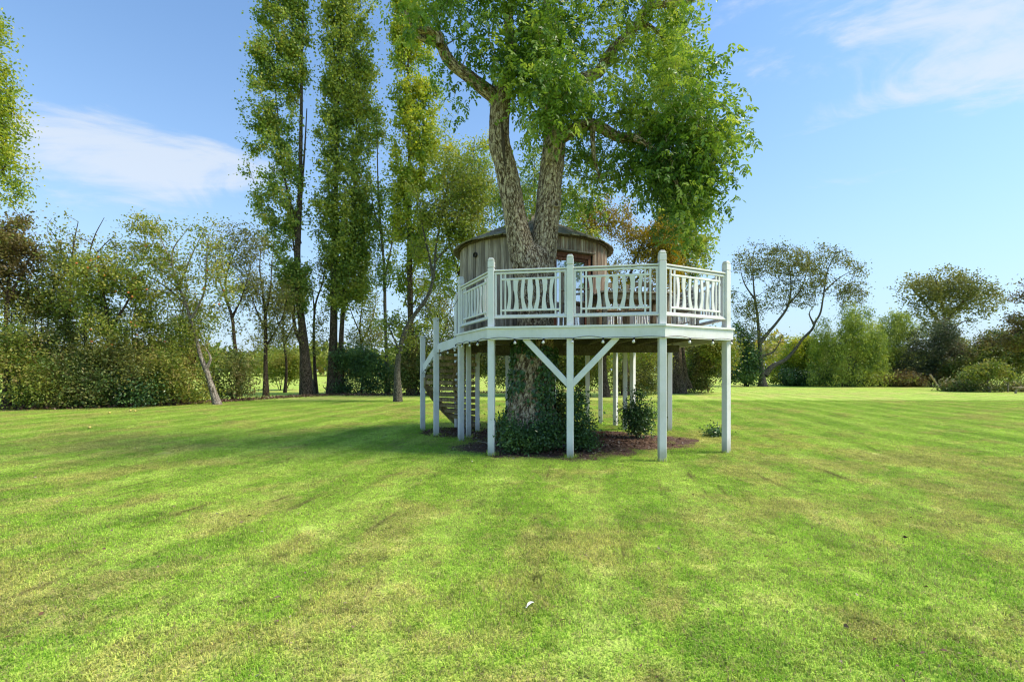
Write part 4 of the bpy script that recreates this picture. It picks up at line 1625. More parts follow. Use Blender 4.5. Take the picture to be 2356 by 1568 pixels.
# pinnate leaves: a rachis with paired leaflets, drooping
NCMP = 12500
ci = rg.integers(0, len(cp_), NCMP)
base = cp_[ci] + rg.normal(size=(NCMP, 3)) * .20
ax = rg.normal(size=(NCMP, 3))
ax[:, 2] -= .75
ax /= np.linalg.norm(ax, axis=1, keepdims=True)
sd = np.cross(ax, np.array([0, 0, 1.0]))
sd /= np.maximum(np.linalg.norm(sd, axis=1, keepdims=True), 1e-6)
nr = np.cross(sd, ax)
nr *= np.sign(nr[:, 2:3] + 1e-9)
lb = MB()
ctint = np.clip(.5 + (fbm(base * 1.1, 31, 2) - .5) * 1.7 + rg.normal(size=NCMP) * .18, 0, 1)
for k in range(7):
    tpos = (.30, .30, .55, .55, .80, .80, 1.0)[k]
    sg = 0 if k == 6 else (1 if k % 2 else -1)
    rl = .20
    c = base + ax * (tpos * rl)
    la = ax * (.55 if sg else 1.0) + sd * sg * .85 - UZ * .25 + rg.normal(size=(NCMP, 3)) * .18
    la /= np.linalg.norm(la, axis=1, keepdims=True)
    ln = nr + rg.normal(size=(NCMP, 3)) * .35
    ln -= la * np.sum(ln * la, 1, keepdims=True)
    ln /= np.linalg.norm(ln, axis=1, keepdims=True)
    L = rg.uniform(.050, .100, NCMP) * (1.15 if k == 6 else 1)
    leaves6(lb, c, la, ln, L, L * .50, np.clip(ctint + rg.normal(size=NCMP) * .1, 0, 1))
obj('crown', lb, G_WAL, wal)

# ivy over the lower trunk -------------------------------------------
rg = np.random.default_rng(15)
ivy = thing('ivy', 'dark ivy climbing the lower trunk beneath the deck', 'ivy', (TB[0], Z0, 0))
lb = MB()
n = 5200
th = rg.uniform(0, 2 * math.pi, n)
hh = rg.uniform(.05, 2.1, n) ** 1.0
# bare strip on the camera side that slopes with the trunk; th measured from camera side
thc = (th + math.pi) % (2 * math.pi) - math.pi
edge_l = -.55 - .15 * np.sin(hh * 3) - np.clip(hh - 1.3, 0, 1) * .0
edge_r = .05 + .5 * np.clip(.9 - hh, 0, 1) + .2 * np.sin(hh * 4 + 1)
strip = (thc > edge_l) & (thc < edge_r) & (hh < 1.75)
strip |= (thc > -1.45) & (thc < .1) & (hh > .5) & (hh < 1.02 + .1 * np.sin(thc * 7))
keep = ~strip | (rg.uniform(0, 1, n) < .06)
keep &= fbm(np.stack([thc * 1.5, hh * 2.4, 0 * hh], 1), 5, 2) > .36
th, hh = thc[keep], hh[keep]
n = len(th)
rad_h = np.interp(hh, [0, .35, .8, 1.4, 2.2], [.58, .50, .44, .40, .37]) + rg.uniform(.0, .09, n)
xc = np.interp(hh, [0, 2.2], [(1222 - CX) / FPX * Z0, (1232 - CX) / FPX * Z0])
c = np.stack([xc + np.sin(th) * rad_h, Z0 - np.cos(th) * rad_h, hh], 1)
on = np.stack([np.sin(th), -np.cos(th), 0 * th + .35], 1)
ax = rg.normal(size=(n, 3))
ax[:, 2] -= .9
ax -= on * np.sum(ax * on, 1, keepdims=True) * .7
ax /= np.linalg.norm(ax, axis=1, keepdims=True)
nr = on + rg.normal(size=(n, 3)) * .35
nr -= ax * np.sum(nr * ax, 1, keepdims=True)
nr /= np.linalg.norm(nr, axis=1, keepdims=True)
L = rg.uniform(.045, .085, n)
leaves6(lb, c, ax, nr, L, L * .9, np.clip(rg.normal(size=n) * .22 + .42, 0, 1))
obj('foliage', lb, G_DARK, ivy)
mb = MB()
for k in range(7):
    t0 = rg.uniform(.6, 5.4)
    hs = np.linspace(0, rg.uniform(1.2, 2.0), 9)
    tt = t0 + np.cumsum(rg.normal(size=9) * .08)
    rh = np.interp(hs, [0, .35, .8, 1.4, 2.2], [.60, .49, .43, .395, .365])
    xs = np.interp(hs, [0, 2.2], [(1222 - CX) / FPX * Z0, (1232 - CX) / FPX * Z0])
    tube(mb, np.stack([xs + np.sin(tt) * rh, Z0 - np.cos(tt) * rh, hs, np.linspace(.016, .006, 9)], 1), 5)
obj('stem', mb, M['bark_brown'], ivy, smooth=True)


# ================================================================== SHRUBS UNDER THE PLATFORM
def shrub(name, label, cat, base_px, Z, lobes, ncl, nl, leaf, mat, seed, spread=.10, group=None, ratio=.55, gap=.2, gsc=2.5, hollow=0.0, shape=6, stems=3, barkm=None, along=.25, patch=.45, hang=0.0, droop=.1):
    rg = np.random.default_rng(seed)
    limbs = []
    for k in range(stems):
        l = lobes[k % len(lobes)]
        limbs.append([(base_px[0] + rg.uniform(-6, 6), base_px[1] + 3, 1.6), ((base_px[0] + l[0]) / 2 + rg.uniform(-8, 8), (base_px[1] + l[1]) / 2, 1.2), (l[0], l[1], .8)])
    return tree(name, label, cat, base_px, Z, limbs, lobes, ncl, nl, leaf, mat, barkm or M['bark_brown'], spread=spread, up=.2, gap=gap,
                gscale=gsc, group=group, seed=seed, r_tip=.0035, ratio=ratio, shape=shape, trunk_name='stems', dens=(1.25 if Z > 27 else (.44 if Z > 12 else 1.0)), along=along, up_bias=.8, droop=droop, hollow=hollow, patch=patch, hang=hang)


SG = 'evergreen shrubs under the platform'
shrub('evergreen_shrub', 'broad dark evergreen shrub at the front foot of the walnut trunk', 'shrub', (1215, 1036), 8.72,
      [(1172, 1000, 38, 28), (1215, 1010, 42, 24), (1225, 1026, 34, 14), (1158, 975, 20, 20), (1258, 995, 36, 28)], 210, 4600, .055, G_DARK, 21, group=SG)
shrub('evergreen_shrub', 'green leafy shrub against the right flank of the walnut trunk', 'shrub', (1290, 1005), 9.5,
      [(1285, 970, 22, 38), (1292, 925, 15, 28), (1280, 885, 10, 24), (1270, 990, 26, 22)], 140, 2800, .055, G_HEDGE, 22, group=SG)
shrub('evergreen_shrub', 'glossy holly-like shrub just behind the front post with braces', 'shrub', (1335, 1035), 8.95,
      [(1335, 985, 30, 42), (1330, 930, 16, 28), (1350, 1005, 28, 30), (1318, 1000, 18, 30)], 170, 4600, .048, G_DARK, 23, group=SG)
shrub('evergreen_shrub', 'upright dark shrub with a tall sprig beside the rear posts', 'shrub', (1466, 1010), 10.6,
      [(1466, 972, 32, 30), (1480, 955, 24, 26), (1452, 950, 22, 22), (1470, 915, 12, 24), (1474, 890, 7, 14, .6)], 170, 4400, .052, G_DARK, 24, group=SG)
shrub('evergreen_shrub', 'low dark leaf patch standing in for a ground shadow beside the right corner post', 'shrub', (1648, 1002), 11.0,
      [(1648, 1001, 24, 7), (1640, 996, 14, 8)], 40, 700, .05, G_DARK, 25, group=SG, stems=2)  # flat dark leaves modelled in place of a shadow on the grass
shrub('evergreen_shrub', 'small leafy sprig between the left stair posts and trunk', 'shrub', (1152, 1012), 10.3,
      [(1152, 985, 16, 24), (1158, 945, 8, 22, .6)], 60, 1100, .05, G_HEDGE, 26, group=SG)

# ================================================================== BACKGROUND TREES AND HEDGES
def poplar(label, base, Z, limbs, prof, ncl, nl, mat, seed, leaf=.115, gap=.3, spread=.33, barkm=None, cat='tree', up=1.0, hollow=0.0):
    """prof: (y, x_left, x_right) rows -> stacked lobes"""
    lobes = []
    for (y, a, b) in prof:
        lobes.append(((a + b) / 2, y, (b - a) / 2, 62, 1.0))
        lobes.append((a + (b - a) * .3, y - 25, (b - a) * .24, 48, .8))
        lobes.append((a + (b - a) * .72, y + 20, (b - a) * .24, 48, .8))
    return tree('poplar_tree', label, cat, base, Z, limbs, lobes, ncl, nl, leaf, mat, barkm or M['bark_poplar'], spread=spread * .82, up=up, gap=min(gap + .08, .48), gscale=.95,
                group='tall poplars in the boundary row', dens=1.5, seed=seed, sides=12, r_tip=.010, ratio=.85, droop=.2, up_bias=.2, along=.5, hollow=hollow)


poplar('tall slim poplar with open airy crown, leftmost of the poplar row', (705, 908), 29.5,
       [[(708, 912, 19), (704, 860, 15), (698, 780, 13), (690, 700, 12.5), (684, 620, 12), (686, 540, 11), (690, 450, 9.5), (692, 330, 8), (694, 200, 6.5), (696, 60, 5), (698, -120, 3)],
        [(698, 800, 6), (678, 750, 6), (676, 690, 5), (682, 620, 4.5), (672, 540, 4), (660, 460, 3)],
        [(688, 560, 6), (668, 470, 5), (650, 380, 4), (640, 280, 3), (630, 160, 2)],
        [(690, 470, 5), (700, 360, 4), (706, 250, 3)]],
       [(-220, 640, 700), (-120, 620, 715), (-20, 602, 712), (70, 585, 712), (150, 568, 718), (230, 556, 716), (310, 556, 712), (390, 560, 712), (470, 575, 716), (540, 600, 712), (600, 628, 712), (660, 650, 716)], 640, 17500, G_POP, 101, gap=.42, spread=.30)
poplar('dense dark green poplar with a double trunk, second from the left in the row', (770, 906), 30.0,
       [[(765, 912, 16), (765, 860, 13), (767, 780, 12), (769, 690, 12), (770, 600, 11), (772, 480, 10), (775, 330, 8), (780, 160, 6), (785, -60, 4), (790, -220, 2)],
        [(785, 912, 10), (784, 850, 9), (786, 760, 8), (792, 690, 8), (800, 620, 7), (810, 540, 6), (815, 430, 5), (820, 300, 4), (825, 150, 3)]],
       [(-260, 765, 820), (-160, 752, 845), (-60, 742, 862), (40, 735, 870), (130, 728, 872), (220, 722, 868), (310, 722, 864), (400, 722, 862), (480, 716, 866), (550, 722, 860), (610, 730, 852), (670, 745, 845)], 760, 30000, G_POPD, 102, gap=.12, spread=.36)
poplar('yellow-green poplar with ivy-dark stem, third in the row', (945, 905), 29.0,
       [[(948, 912, 14), (946, 850, 12), (945, 760, 11), (943, 660, 10.5), (942, 540, 9.5), (942, 400, 8), (940, 240, 6), (938, 90, 4), (935, -40, 2.5)],
        [(944, 560, 5), (960, 470, 4.5), (968, 380, 4), (975, 280, 3)], [(943, 520, 4), (928, 440, 3.5), (920, 350, 3)]],
       [(-20, 900, 975), (60, 895, 985), (140, 895, 1000), (220, 900, 1020), (300, 898, 1028), (380, 895, 1025), (450, 900, 1005), (520, 900, 990), (590, 905, 990), (660, 905, 985), (730, 905, 985)], 620, 16000, G_POPY, 103, gap=.36, spread=.30)
poplar('tall poplar behind the right side of the walnut crown', (1562, 890), 31.0,
       [[(1562, 894, 20), (1560, 860, 15), (1557, 790, 12), (1553, 700, 10.5), (1552, 600, 10), (1550, 480, 9), (1548, 360, 7.5), (1550, 220, 6), (1552, 100, 4), (1553, 20, 2)],
        [(1582, 894, 12), (1574, 850, 8), (1570, 760, 6), (1568, 660, 6), (1566, 540, 5), (1564, 400, 4)],
        [(1553, 640, 5), (1590, 560, 4), (1605, 470, 3), (1610, 360, 2)], [(1552, 600, 5), (1530, 520, 4), (1520, 420, 3)]],
       [(60, 1535, 1580), (130, 1510, 1600), (210, 1495, 1620), (300, 1485, 1635), (390, 1480, 1640), (470, 1485, 1645), (540, 1495, 1650), (590, 1520, 1640)], 420, 16000, G_POPD, 104, gap=.30, spread=.30)
tree('slender_tree', 'very slender sparse tree between the second and third poplars', 'tree', (890, 906), 30,
     [[(892, 910, 7.5), (890, 840, 6.5), (886, 720, 6), (884, 620, 5.5), (876, 520, 5), (870, 430, 4), (868, 340, 3), (866, 250, 2)], [(884, 640, 3.5), (900, 570, 3), (905, 500, 2)], [(878, 540, 3), (858, 470, 2.5), (850, 400, 1.5)]],
     [(868, 300, 22, 70), (880, 430, 32, 70), (885, 540, 38, 60), (890, 640, 36, 55), (880, 720, 30, 45)], 150, 3600, .11, G_POP, M['bark_grey'], spread=.25, up=.7, gap=.3, seed=111, ratio=.8)
tree('slender_tree', 'slim crooked stem close beside the leftmost poplar', 'tree', (725, 906), 30.5,
     [[(727, 910, 6.5), (724, 840, 5.5), (722, 760, 5), (726, 700, 4.5), (742, 650, 4), (750, 600, 2.5)], [(724, 720, 3), (716, 640, 2)]],
     [(745, 610, 20, 50), (735, 690, 30, 60), (735, 780, 26, 50, .6)], 100, 1700, .11, G_SPARSE, M['bark_brown'], spread=.28, up=.5, gap=.3, seed=112, dens=.62)
for lab, b_, Zu, lo, sd in (
        ('wispy understorey sapling behind the leftmost poplar', (655, 908), 32, [(655, 700, 44, 60), (640, 780, 50, 44), (670, 640, 26, 40, .6)], 114),
        ('wispy understorey sapling between dense poplar and slender tree', (832, 906), 31.5, [(830, 690, 44, 56), (842, 770, 48, 44), (822, 620, 36, 40, .7)], 115),
        ('wispy understorey sapling behind the stair posts', (1008, 904), 30.5, [(1000, 690, 46, 60), (1032, 775, 44, 44), (985, 630, 36, 44, .8)], 116)):
    x0 = b_[0]
    tree('sapling', lab, 'tree', b_, Zu, [[(x0, b_[1] + 3, 4.5), (x0 + 4, 840, 4), (x0 - 4, 760, 3.5), (x0 + 3, 690, 2.5), (x0 + 8, 630, 1.2)], [(x0, 790, 2.5), (x0 + 26, 730, 2), (x0 + 34, 670, 1)], [(x0 - 2, 770, 2.5), (x0 - 26, 710, 2), (x0 - 34, 660, 1)]],
         lo, 170, 3600, .10, G_SPARSE if sd == 114 else G_MIX, M['bark_brown'], spread=.3, gap=.4, seed=sd, gscale=.9, gain=.3, group='understorey saplings')
# birch-barked tree near the lawn
tree('pale_trunk_tree', 'pale scaly trunk leaning right with light green tufts, in front of the poplars', 'tree', (915, 924), 23,
     [[(915, 928, 12), (915, 895, 10.5), (914, 850, 9.5), (920, 800, 9), (935, 755, 8.5), (960, 715, 8), (985, 680, 7), (998, 630, 6), (1004, 560, 5), (1018, 490, 4), (1030, 420, 2.5)],
      [(998, 640, 5), (985, 580, 4), (972, 520, 3.5), (962, 450, 2)], [(1000, 600, 4), (1040, 560, 3), (1075, 520, 2.5), (1100, 470, 1.5)], [(918, 805, 4), (905, 775, 3), (890, 740, 2)]],
     [(1030, 500, 60, 70), (1085, 440, 50, 75), (985, 540, 60, 60), (1070, 540, 55, 50), (960, 460, 40, 60), (1020, 400, 40, 50), (905, 740, 28, 34, 1.2), (950, 780, 34, 30, 1.0), (985, 740, 26, 40, .6), (895, 800, 22, 26, .8)], 340, 10500, .10, G_LIGHT, M['bark_grey'], spread=.28, gap=.34, seed=121, sides=14, gscale=.8)
tree('background_tree', 'open yellow-green tree behind the left side of the hut', 'tree', (1060, 900), 28,
     [[(1062, 905, 9), (1060, 800, 7.5), (1056, 700, 7), (1062, 600, 6), (1075, 500, 5), (1085, 400, 4), (1092, 320, 2)], [(1060, 640, 5), (1035, 560, 4), (1020, 470, 2.5)], [(1062, 590, 4), (1100, 520, 3), (1120, 440, 2)]],
     [(1090, 360, 45, 60), (1105, 450, 50, 70), (1040, 420, 45, 90), (1060, 540, 60, 60), (1000, 600, 50, 60), (1020, 320, 35, 50, .6), (1110, 540, 40, 50), (1050, 640, 60, 50), (1030, 720, 60, 60, .5)], 330, 11500, .105, G_POPY, M['bark_brown'], spread=.30, gap=.36, seed=122, gscale=.7)
tree('background_tree', 'green tree seen between the two walnut limbs above the hut roof', 'tree', (1240, 900), 27,
     [[(1240, 905, 9), (1238, 780, 8), (1236, 660, 7), (1232, 540, 6), (1230, 420, 4), (1228, 330, 2)], [(1236, 620, 5), (1280, 520, 4), (1310, 430, 2)], [(1234, 580, 4), (1200, 500, 3), (1180, 430, 2)]],
     [(1230, 380, 45, 50, .6), (1235, 460, 60, 60), (1310, 470, 50, 60), (1330, 560, 50, 50), (1190, 560, 40, 50), (1150, 480, 35, 60)], 230, 8000, .10, G_POP, M['bark_brown'], spread=.30, gap=.32, seed=123, gscale=.8)
tree('golden_tree', 'golden autumn tree glowing behind the right side of the hut', 'tree', (1440, 896), 29,
     [[(1440, 900, 12), (1438, 830, 10), (1432, 760, 9), (1440, 680, 8), (1460, 600, 6), (1490, 540, 4), (1520, 500, 2.5)], [(1436, 720, 6), (1400, 620, 5), (1375, 540, 4), (1360, 470, 2)], [(1445, 660, 5), (1500, 610, 4), (1545, 570, 2.5)]],
     [(1520, 560, 52, 50, 1.6), (1540, 600, 40, 40, 1.4), (1460, 570, 50, 50), (1400, 500, 60, 55, .9), (1350, 520, 45, 50, .8), (1340, 580, 40, 40, .8), (1450, 640, 70, 40), (1380, 640, 60, 40, .8), (1540, 680, 40, 50, .7), (1460, 720, 70, 50, .5)], 380, 14500, .10, G_GOLD, M['bark_brown'], spread=.30, gap=.28, dens=1.3, seed=124, gscale=.8)
tree('background_tree', 'dark curved trunk behind the platform posts with low green boughs', 'tree', (1394, 898), 27,
     [[(1392, 902, 13), (1391, 870, 10.5), (1390, 830, 9.5), (1396, 800, 9), (1412, 780, 8), (1440, 765, 6), (1470, 755, 3)], [(1392, 815, 7), (1375, 780, 6), (1350, 750, 4)]],
     [(1480, 800, 50, 30), (1420, 770, 60, 35), (1340, 760, 50, 40), (1300, 790, 40, 30, .7), (1510, 770, 40, 30)], 170, 5200, .10, G_APP, M['bark_brown'], spread=.28, gap=.3, seed=125, gscale=.9)

# ---- left boundary
tree('tall_tree', 'tall yellow-green tree cut by the left picture edge', 'tree', (-60, 938), 20,
     [[(-60, 942, 22), (-58, 800, 18), (-55, 600, 15), (-58, 400, 12), (-60, 200, 8), (-62, 20, 4)], [(-58, 560, 8), (-20, 440, 6), (20, 370, 3)], [(-58, 420, 7), (-20, 300, 5), (15, 220, 2.5)], [(-58, 300, 6), (-30, 180, 4), (0, 90, 2)]],
     [(-20, 120, 40, 80), (-15, 220, 60, 60), (0, 300, 58, 55), (-5, 380, 62, 50), (0, 440, 52, 40), (-60, 60, 50, 70), (-90, 250, 80, 140), (-90, 420, 80, 80)], 420, 15000, .10, G_POPY, M['bark_brown'], spread=.26, gap=.34, seed=131, sides=12, gscale=.9)
tree('copper_tree', 'copper-brown leaved tree at the left picture edge', 'tree', (15, 936), 20,
     [[(15, 940, 10), (16, 850, 8.5), (14, 740, 7.5), (20, 640, 6), (30, 560, 4), (40, 520, 2)], [(14, 700, 5), (60, 610, 3.5), (90, 560, 2)], [(15, 680, 4), (-20, 600, 3), (-30, 530, 2)]],
     [(20, 570, 70, 48, 1.3), (80, 550, 40, 32), (10, 640, 60, 45, 1.0), (-50, 590, 60, 70), (30, 520, 50, 30, .6)], 260, 10500, .085, G_BROWN, M['bark_brown'], spread=.22, gap=.22, seed=132, gscale=1.0)
tree('slender_tree', 'thin twin-stemmed tree with a wispy dark top, left boundary', 'tree', (160, 936), 21,
     [[(160, 940, 7), (158, 850, 6), (160, 740, 5.5), (163, 640, 4.5), (170, 560, 3.5), (180, 510, 2)], [(196, 940, 7), (197, 840, 6), (196, 720, 5.5), (200, 620, 4), (215, 550, 3), (240, 500, 1.5)], [(196, 640, 3), (225, 580, 2.5), (265, 540, 1.5)], [(163, 640, 3), (135, 560, 2.5), (110, 520, 1.5)]],
     [(180, 530, 70, 34, .6), (235, 545, 50, 34, .6), (130, 600, 50, 50), (180, 640, 60, 60), (110, 680, 60, 60), (190, 740, 70, 60, .9), (100, 770, 70, 50, .9), (60, 700, 50, 60, .8)], 380, 10500, .09, G_MIX, M['bark_brown'], spread=.24, gap=.42, dens=.75, seed=133, gscale=.9, gain=.3)
ap1 = tree('apple_tree', 'bushy yellow-green apple tree dotted with orange fruit in the left hedge', 'tree', (255, 934), 20,
     [[(255, 938, 9), (252, 860, 8), (250, 780, 7), (245, 720, 6), (235, 660, 4), (225, 610, 2)], [(250, 760, 5), (290, 700, 4), (320, 640, 2.5)], [(250, 770, 5), (205, 700, 4), (180, 650, 2)]],
     [(235, 630, 65, 48, 1.1), (280, 655, 55, 45, 1.1), (200, 700, 50, 50), (270, 740, 70, 50, 1.1), (320, 700, 45, 50, .8), (230, 780, 60, 40, .8), (330, 620, 40, 40, .6)], 320, 11500, .085, G_APP, M['bark_brown'], spread=.22, gap=.36, dens=.68, seed=134, gscale=1.0)
ap2 = tree('apple_tree', 'leaning old apple tree with bare pale trunk at the lawn edge', 'tree', (500, 931), 21,
     [[(502, 935, 10), (492, 905, 9), (482, 875, 8.5), (473, 848, 9), (460, 815, 7), (452, 780, 6), (440, 740, 5.5), (428, 700, 5), (410, 655, 4.5), (395, 610, 4), (375, 560, 3), (350, 520, 1.5)],
      [(474, 846, 6), (485, 826, 5), (478, 808, 3.5), (470, 796, 1.5)], [(430, 705, 4), (395, 670, 3.5), (350, 640, 3), (310, 625, 1.5)], [(440, 735, 4), (470, 670, 3.5), (475, 600, 3), (480, 540, 1.5)], [(412, 660, 3.5), (440, 590, 3), (470, 530, 1.5)], [(396, 612, 3), (400, 570, 2.5), (430, 530, 1.5)]],
     [(345, 525, 55, 28, .9), (395, 560, 50, 40), (330, 590, 50, 35, .8), (420, 620, 60, 45, 1.0), (480, 580, 50, 45, .7), (470, 530, 45, 26, .6), (390, 690, 60, 45, .9), (450, 740, 55, 50, .9), (400, 780, 60, 45, .9), (510, 660, 45, 50, .6), (350, 720, 40, 40, .7)], 420, 10500, .085, G_APP, M['bark_pale'], spread=.22, gap=.40, dens=.8, seed=135, gscale=1.0, sides=12)
tree('bare_tree', 'thinly leaved crooked tree left of the first poplar', 'tree', (545, 915), 27,
     [[(550, 920, 8), (548, 850, 7), (540, 790, 6.5), (534, 730, 6), (522, 690, 5), (520, 640, 4.5), (535, 590, 3.5), (550, 550, 2)], [(534, 730, 4), (558, 680, 3), (575, 620, 2)], [(522, 690, 3.5), (500, 630, 2.5), (495, 580, 1.5)], [(521, 640, 3), (505, 590, 2), (510, 545, 1.2)]],
     [(535, 560, 70, 45, .8), (590, 560, 45, 50, .6), (500, 610, 45, 45, .8), (560, 640, 60, 50, .8), (590, 700, 45, 60, .6), (520, 720, 55, 50, .7), (570, 780, 50, 40, .6)], 320, 5600, .095, G_SPARSE, M['bark_brown'], spread=.28, gap=.38, seed=136, dens=.62, gscale=.8, gain=.3)
tree('bare_tree', 'thinly leaved straight tree just left of the first poplar', 'tree', (612, 912), 28,
     [[(612, 916, 8), (611, 850, 7), (611, 780, 6.5), (610, 720, 6), (604, 670, 4.5), (598, 620, 3.5), (600, 570, 2)], [(610, 730, 4), (622, 670, 3), (625, 610, 2), (630, 560, 1.2)], [(610, 760, 3.5), (585, 700, 3), (570, 650, 1.5)], [(610, 800, 3), (645, 740, 2.5), (660, 690, 1.5)]],
     [(600, 580, 40, 50, .8), (635, 600, 40, 60, .7), (575, 660, 40, 50, .8), (650, 690, 40, 50, .7), (610, 720, 55, 50, .7), (650, 770, 45, 40, .6)], 280, 4800, .095, G_SPARSE, M['bark_brown'], spread=.28, gap=.38, seed=137, dens=.62, gscale=.8, gain=.3)

# fruit on the two apple trees
ab = MB()
u_ = np.linspace(0, math.pi, 6)[1:-1]
th = np.arange(8) / 8 * 2 * math.pi
vv = [np.array([0, 0, .034])] + [np.array([math.sin(q) * math.cos(t_) * .04, math.sin(q) * math.sin(t_) * .04, math.cos(q) * .038]) for q in u_ for t_ in th] + [np.array([0, 0, -.034])]
ff = [[0, 1 + j, 1 + (j + 1) % 8] for j in range(8)]
qq = [[1 + k * 8 + j, 1 + (k + 1) * 8 + j, 1 + (k + 1) * 8 + (j + 1) % 8, 1 + k * 8 + (j + 1) % 8] for k in range(3) for j in range(8)]
ff += [[33, 25 + (j + 1) % 8, 25 + j] for j in range(8)]
ab.add(np.array(vv), [np.array(ff), np.array(qq)])
apple_r = ab.mesh('apple', smooth=True)
apple_r.materials.append(M['apple_r'])
apple_y = ab.mesh('apple', smooth=True)
apple_y.materials.append(M['apple_y'])
rg = np.random.default_rng(88)
for (t, _, pts), cnt in ((ap1, 46), (ap2, 22)):
    sel = pts[rg.integers(0, len(pts), cnt)]
    for p in sel:
        inst('apple', apple_r if rg.uniform() < .7 else apple_y, t, p + rg.normal(size=3) * .10 + np.array([0, -.15, -.1]), (0, 0, 0), (1.1, 1.1, 1.1))

# ---- hedge shrubs along the left boundary and behind the platform
def hedge(label, base, Z, lobes, ncl, nl, mat, seed, leaf=.09, spread=.30, gap=.45, name='hedge_shrub', group='boundary hedge shrubs', gsc=1.0, hang=0.0, ratio=.6, shape=4, cat='shrub', droop=.1):
    return shrub(name, label, cat, base, Z, lobes, ncl, nl, leaf, mat, seed, spread=spread, group=group, ratio=ratio, gap=gap, gsc=gsc, shape=shape, stems=7, hang=hang, droop=droop, patch=.7)


hedge('dark green hedge shrub filling the lower left corner of the boundary', (40, 938), 18.5, [(0, 830, 70, 70), (60, 870, 70, 60), (-40, 890, 60, 50), (100, 900, 50, 34), (20, 780, 60, 40, .7)], 300, 13000, G_MIX, 201)
hedge('brown-tinged hedge shrub beneath the copper tree', (150, 936), 19.2, [(150, 850, 60, 50), (200, 890, 60, 42), (110, 800, 50, 40, .8), (160, 900, 60, 34)], 240, 9500, G_HEDGE, 202)
hedge('olive brown hawthorn shrub under the fruiting apple tree', (265, 932), 19.6, [(265, 815, 62, 42, 1.0), (300, 850, 50, 40, .8), (230, 850, 50, 40, .8)], 220, 7500, G_SPARSE, 203, name='hawthorn_shrub')
hedge('low dark hedge shrub along the lawn below the olive hawthorn', (290, 932), 19.8, [(270, 890, 70, 36), (340, 900, 60, 32), (220, 900, 50, 32)], 200, 9000, G_DARK, 204)
hedge('green and tan hedge shrub left of the leaning apple trunk', (400, 930), 20.5, [(390, 835, 60, 34, .9), (430, 860, 50, 40), (370, 880, 50, 40)], 200, 7500, G_MIX, 205)
hedge('open low shrub with the bright field showing through, left of the leaning trunk', (420, 928), 21.5, [(400, 905, 60, 22, .8), (450, 890, 40, 30, .8)], 110, 3000, G_APP, 206)
hedge('dark green shrub behind the leaning apple trunk', (535, 920), 24, [(530, 850, 44, 52), (500, 880, 36, 36), (560, 890, 34, 28)], 200, 7500, G_HEDGE, 207)
hedge('rounded yellow-green bush on a short stem between bare trees and poplar', (650, 905), 36, [(655, 830, 38, 38), (635, 855, 24, 22), (672, 850, 22, 26)], 130, 4800, G_LIGHT, 208, name='round_bush', group='rounded bushes beyond the hedge', leaf=.11)
hedge('dark evergreen mass at the foot of the dense poplar', (830, 905), 30, [(810, 840, 44, 50), (850, 855, 44, 48), (790, 870, 30, 36), (885, 870, 26, 34)], 240, 9500, G_DARK, 209, leaf=.1)
hedge('dark ivy-hung shrub between slender tree and pale trunk', (965, 903), 29, [(970, 820, 44, 60), (1000, 850, 40, 50), (940, 860, 34, 40)], 220, 8000, G_HEDGE, 210, leaf=.1)
hedge('tangled olive shrub behind the staircase', (1060, 902), 28.5, [(1040, 840, 50, 52), (1085, 850, 44, 46), (1120, 840, 40, 48), (1060, 760, 50, 40, .5)], 240, 8500, G_SPARSE, 211, leaf=.1)
hedge('dark shrub behind the walnut trunk', (1180, 900), 28, [(1170, 850, 46, 44), (1220, 840, 44, 50), (1260, 855, 40, 40)], 220, 8000, G_HEDGE, 212, leaf=.1)
hedge('brownish shrub behind the middle platform posts', (1330, 898), 28.5, [(1310, 850, 46, 46), (1360, 860, 44, 40), (1340, 820, 50, 34, .7)], 220, 8000, G_MIX, 213, leaf=.1)
hedge('low brown bramble at the field gap behind the rear posts', (1460, 896), 29.5, [(1440, 876, 46, 20), (1490, 880, 40, 18), (1500, 830, 36, 26, .4)], 130, 4200, G_SPARSE, 214, leaf=.1)
hedge('dark green shrub right of the fluted poplar base', (1625, 892), 32, [(1630, 850, 44, 42), (1600, 870, 30, 26), (1660, 860, 34, 34), (1620, 800, 44, 30, .9)], 240, 9500, G_HEDGE, 215, leaf=.11)
hedge('bright light-green bough shrub by the right platform post', (1675, 890), 30, [(1668, 800, 36, 34), (1690, 830, 26, 30, .8), (1640, 790, 26, 22, .8)], 120, 4200, G_LIGHT, 216, leaf=.12)
hedge('dark thicket to the left of the bare spreading walnut', (1715, 889), 44, [(1705, 830, 34, 52), (1735, 850, 30, 36), (1690, 860, 30, 30), (1700, 770, 30, 34, .6)], 220, 8500, G_DARK, 217, leaf=.15, spread=.3, gsc=.7)
hedge('golden-green shrub behind the arching limb of the bare walnut', (1835, 889), 47, [(1820, 820, 38, 40), (1855, 810, 32, 40), (1800, 850, 34, 34), (1850, 850, 34, 34)], 240, 9000, G_POPY, 218, leaf=.15, spread=.3, gsc=.7)
hedge('dark undergrowth at the foot of the golden-green shrub', (1810, 890), 45.5, [(1800, 870, 44, 20), (1850, 872, 40, 18)], 120, 4500, G_DARK, 219, leaf=.14, spread=.28, gsc=.7)
hedge('green weeping willow with yellow tips, nearest of the right boundary', (1942, 890), 43,
      [(1935, 760, 56, 50), (1980, 780, 50, 60), (1900, 790, 40, 60), (1960, 720, 50, 32), (2000, 830, 40, 50), (1900, 850, 40, 34), (1960, 850, 50, 34)], 300, 13500, G_WIL, 220, leaf=.17, spread=.28, gsc=.7, hang=1.4, ratio=.3, name='willow_tree', group='right boundary trees', cat='tree', droop=1.4)
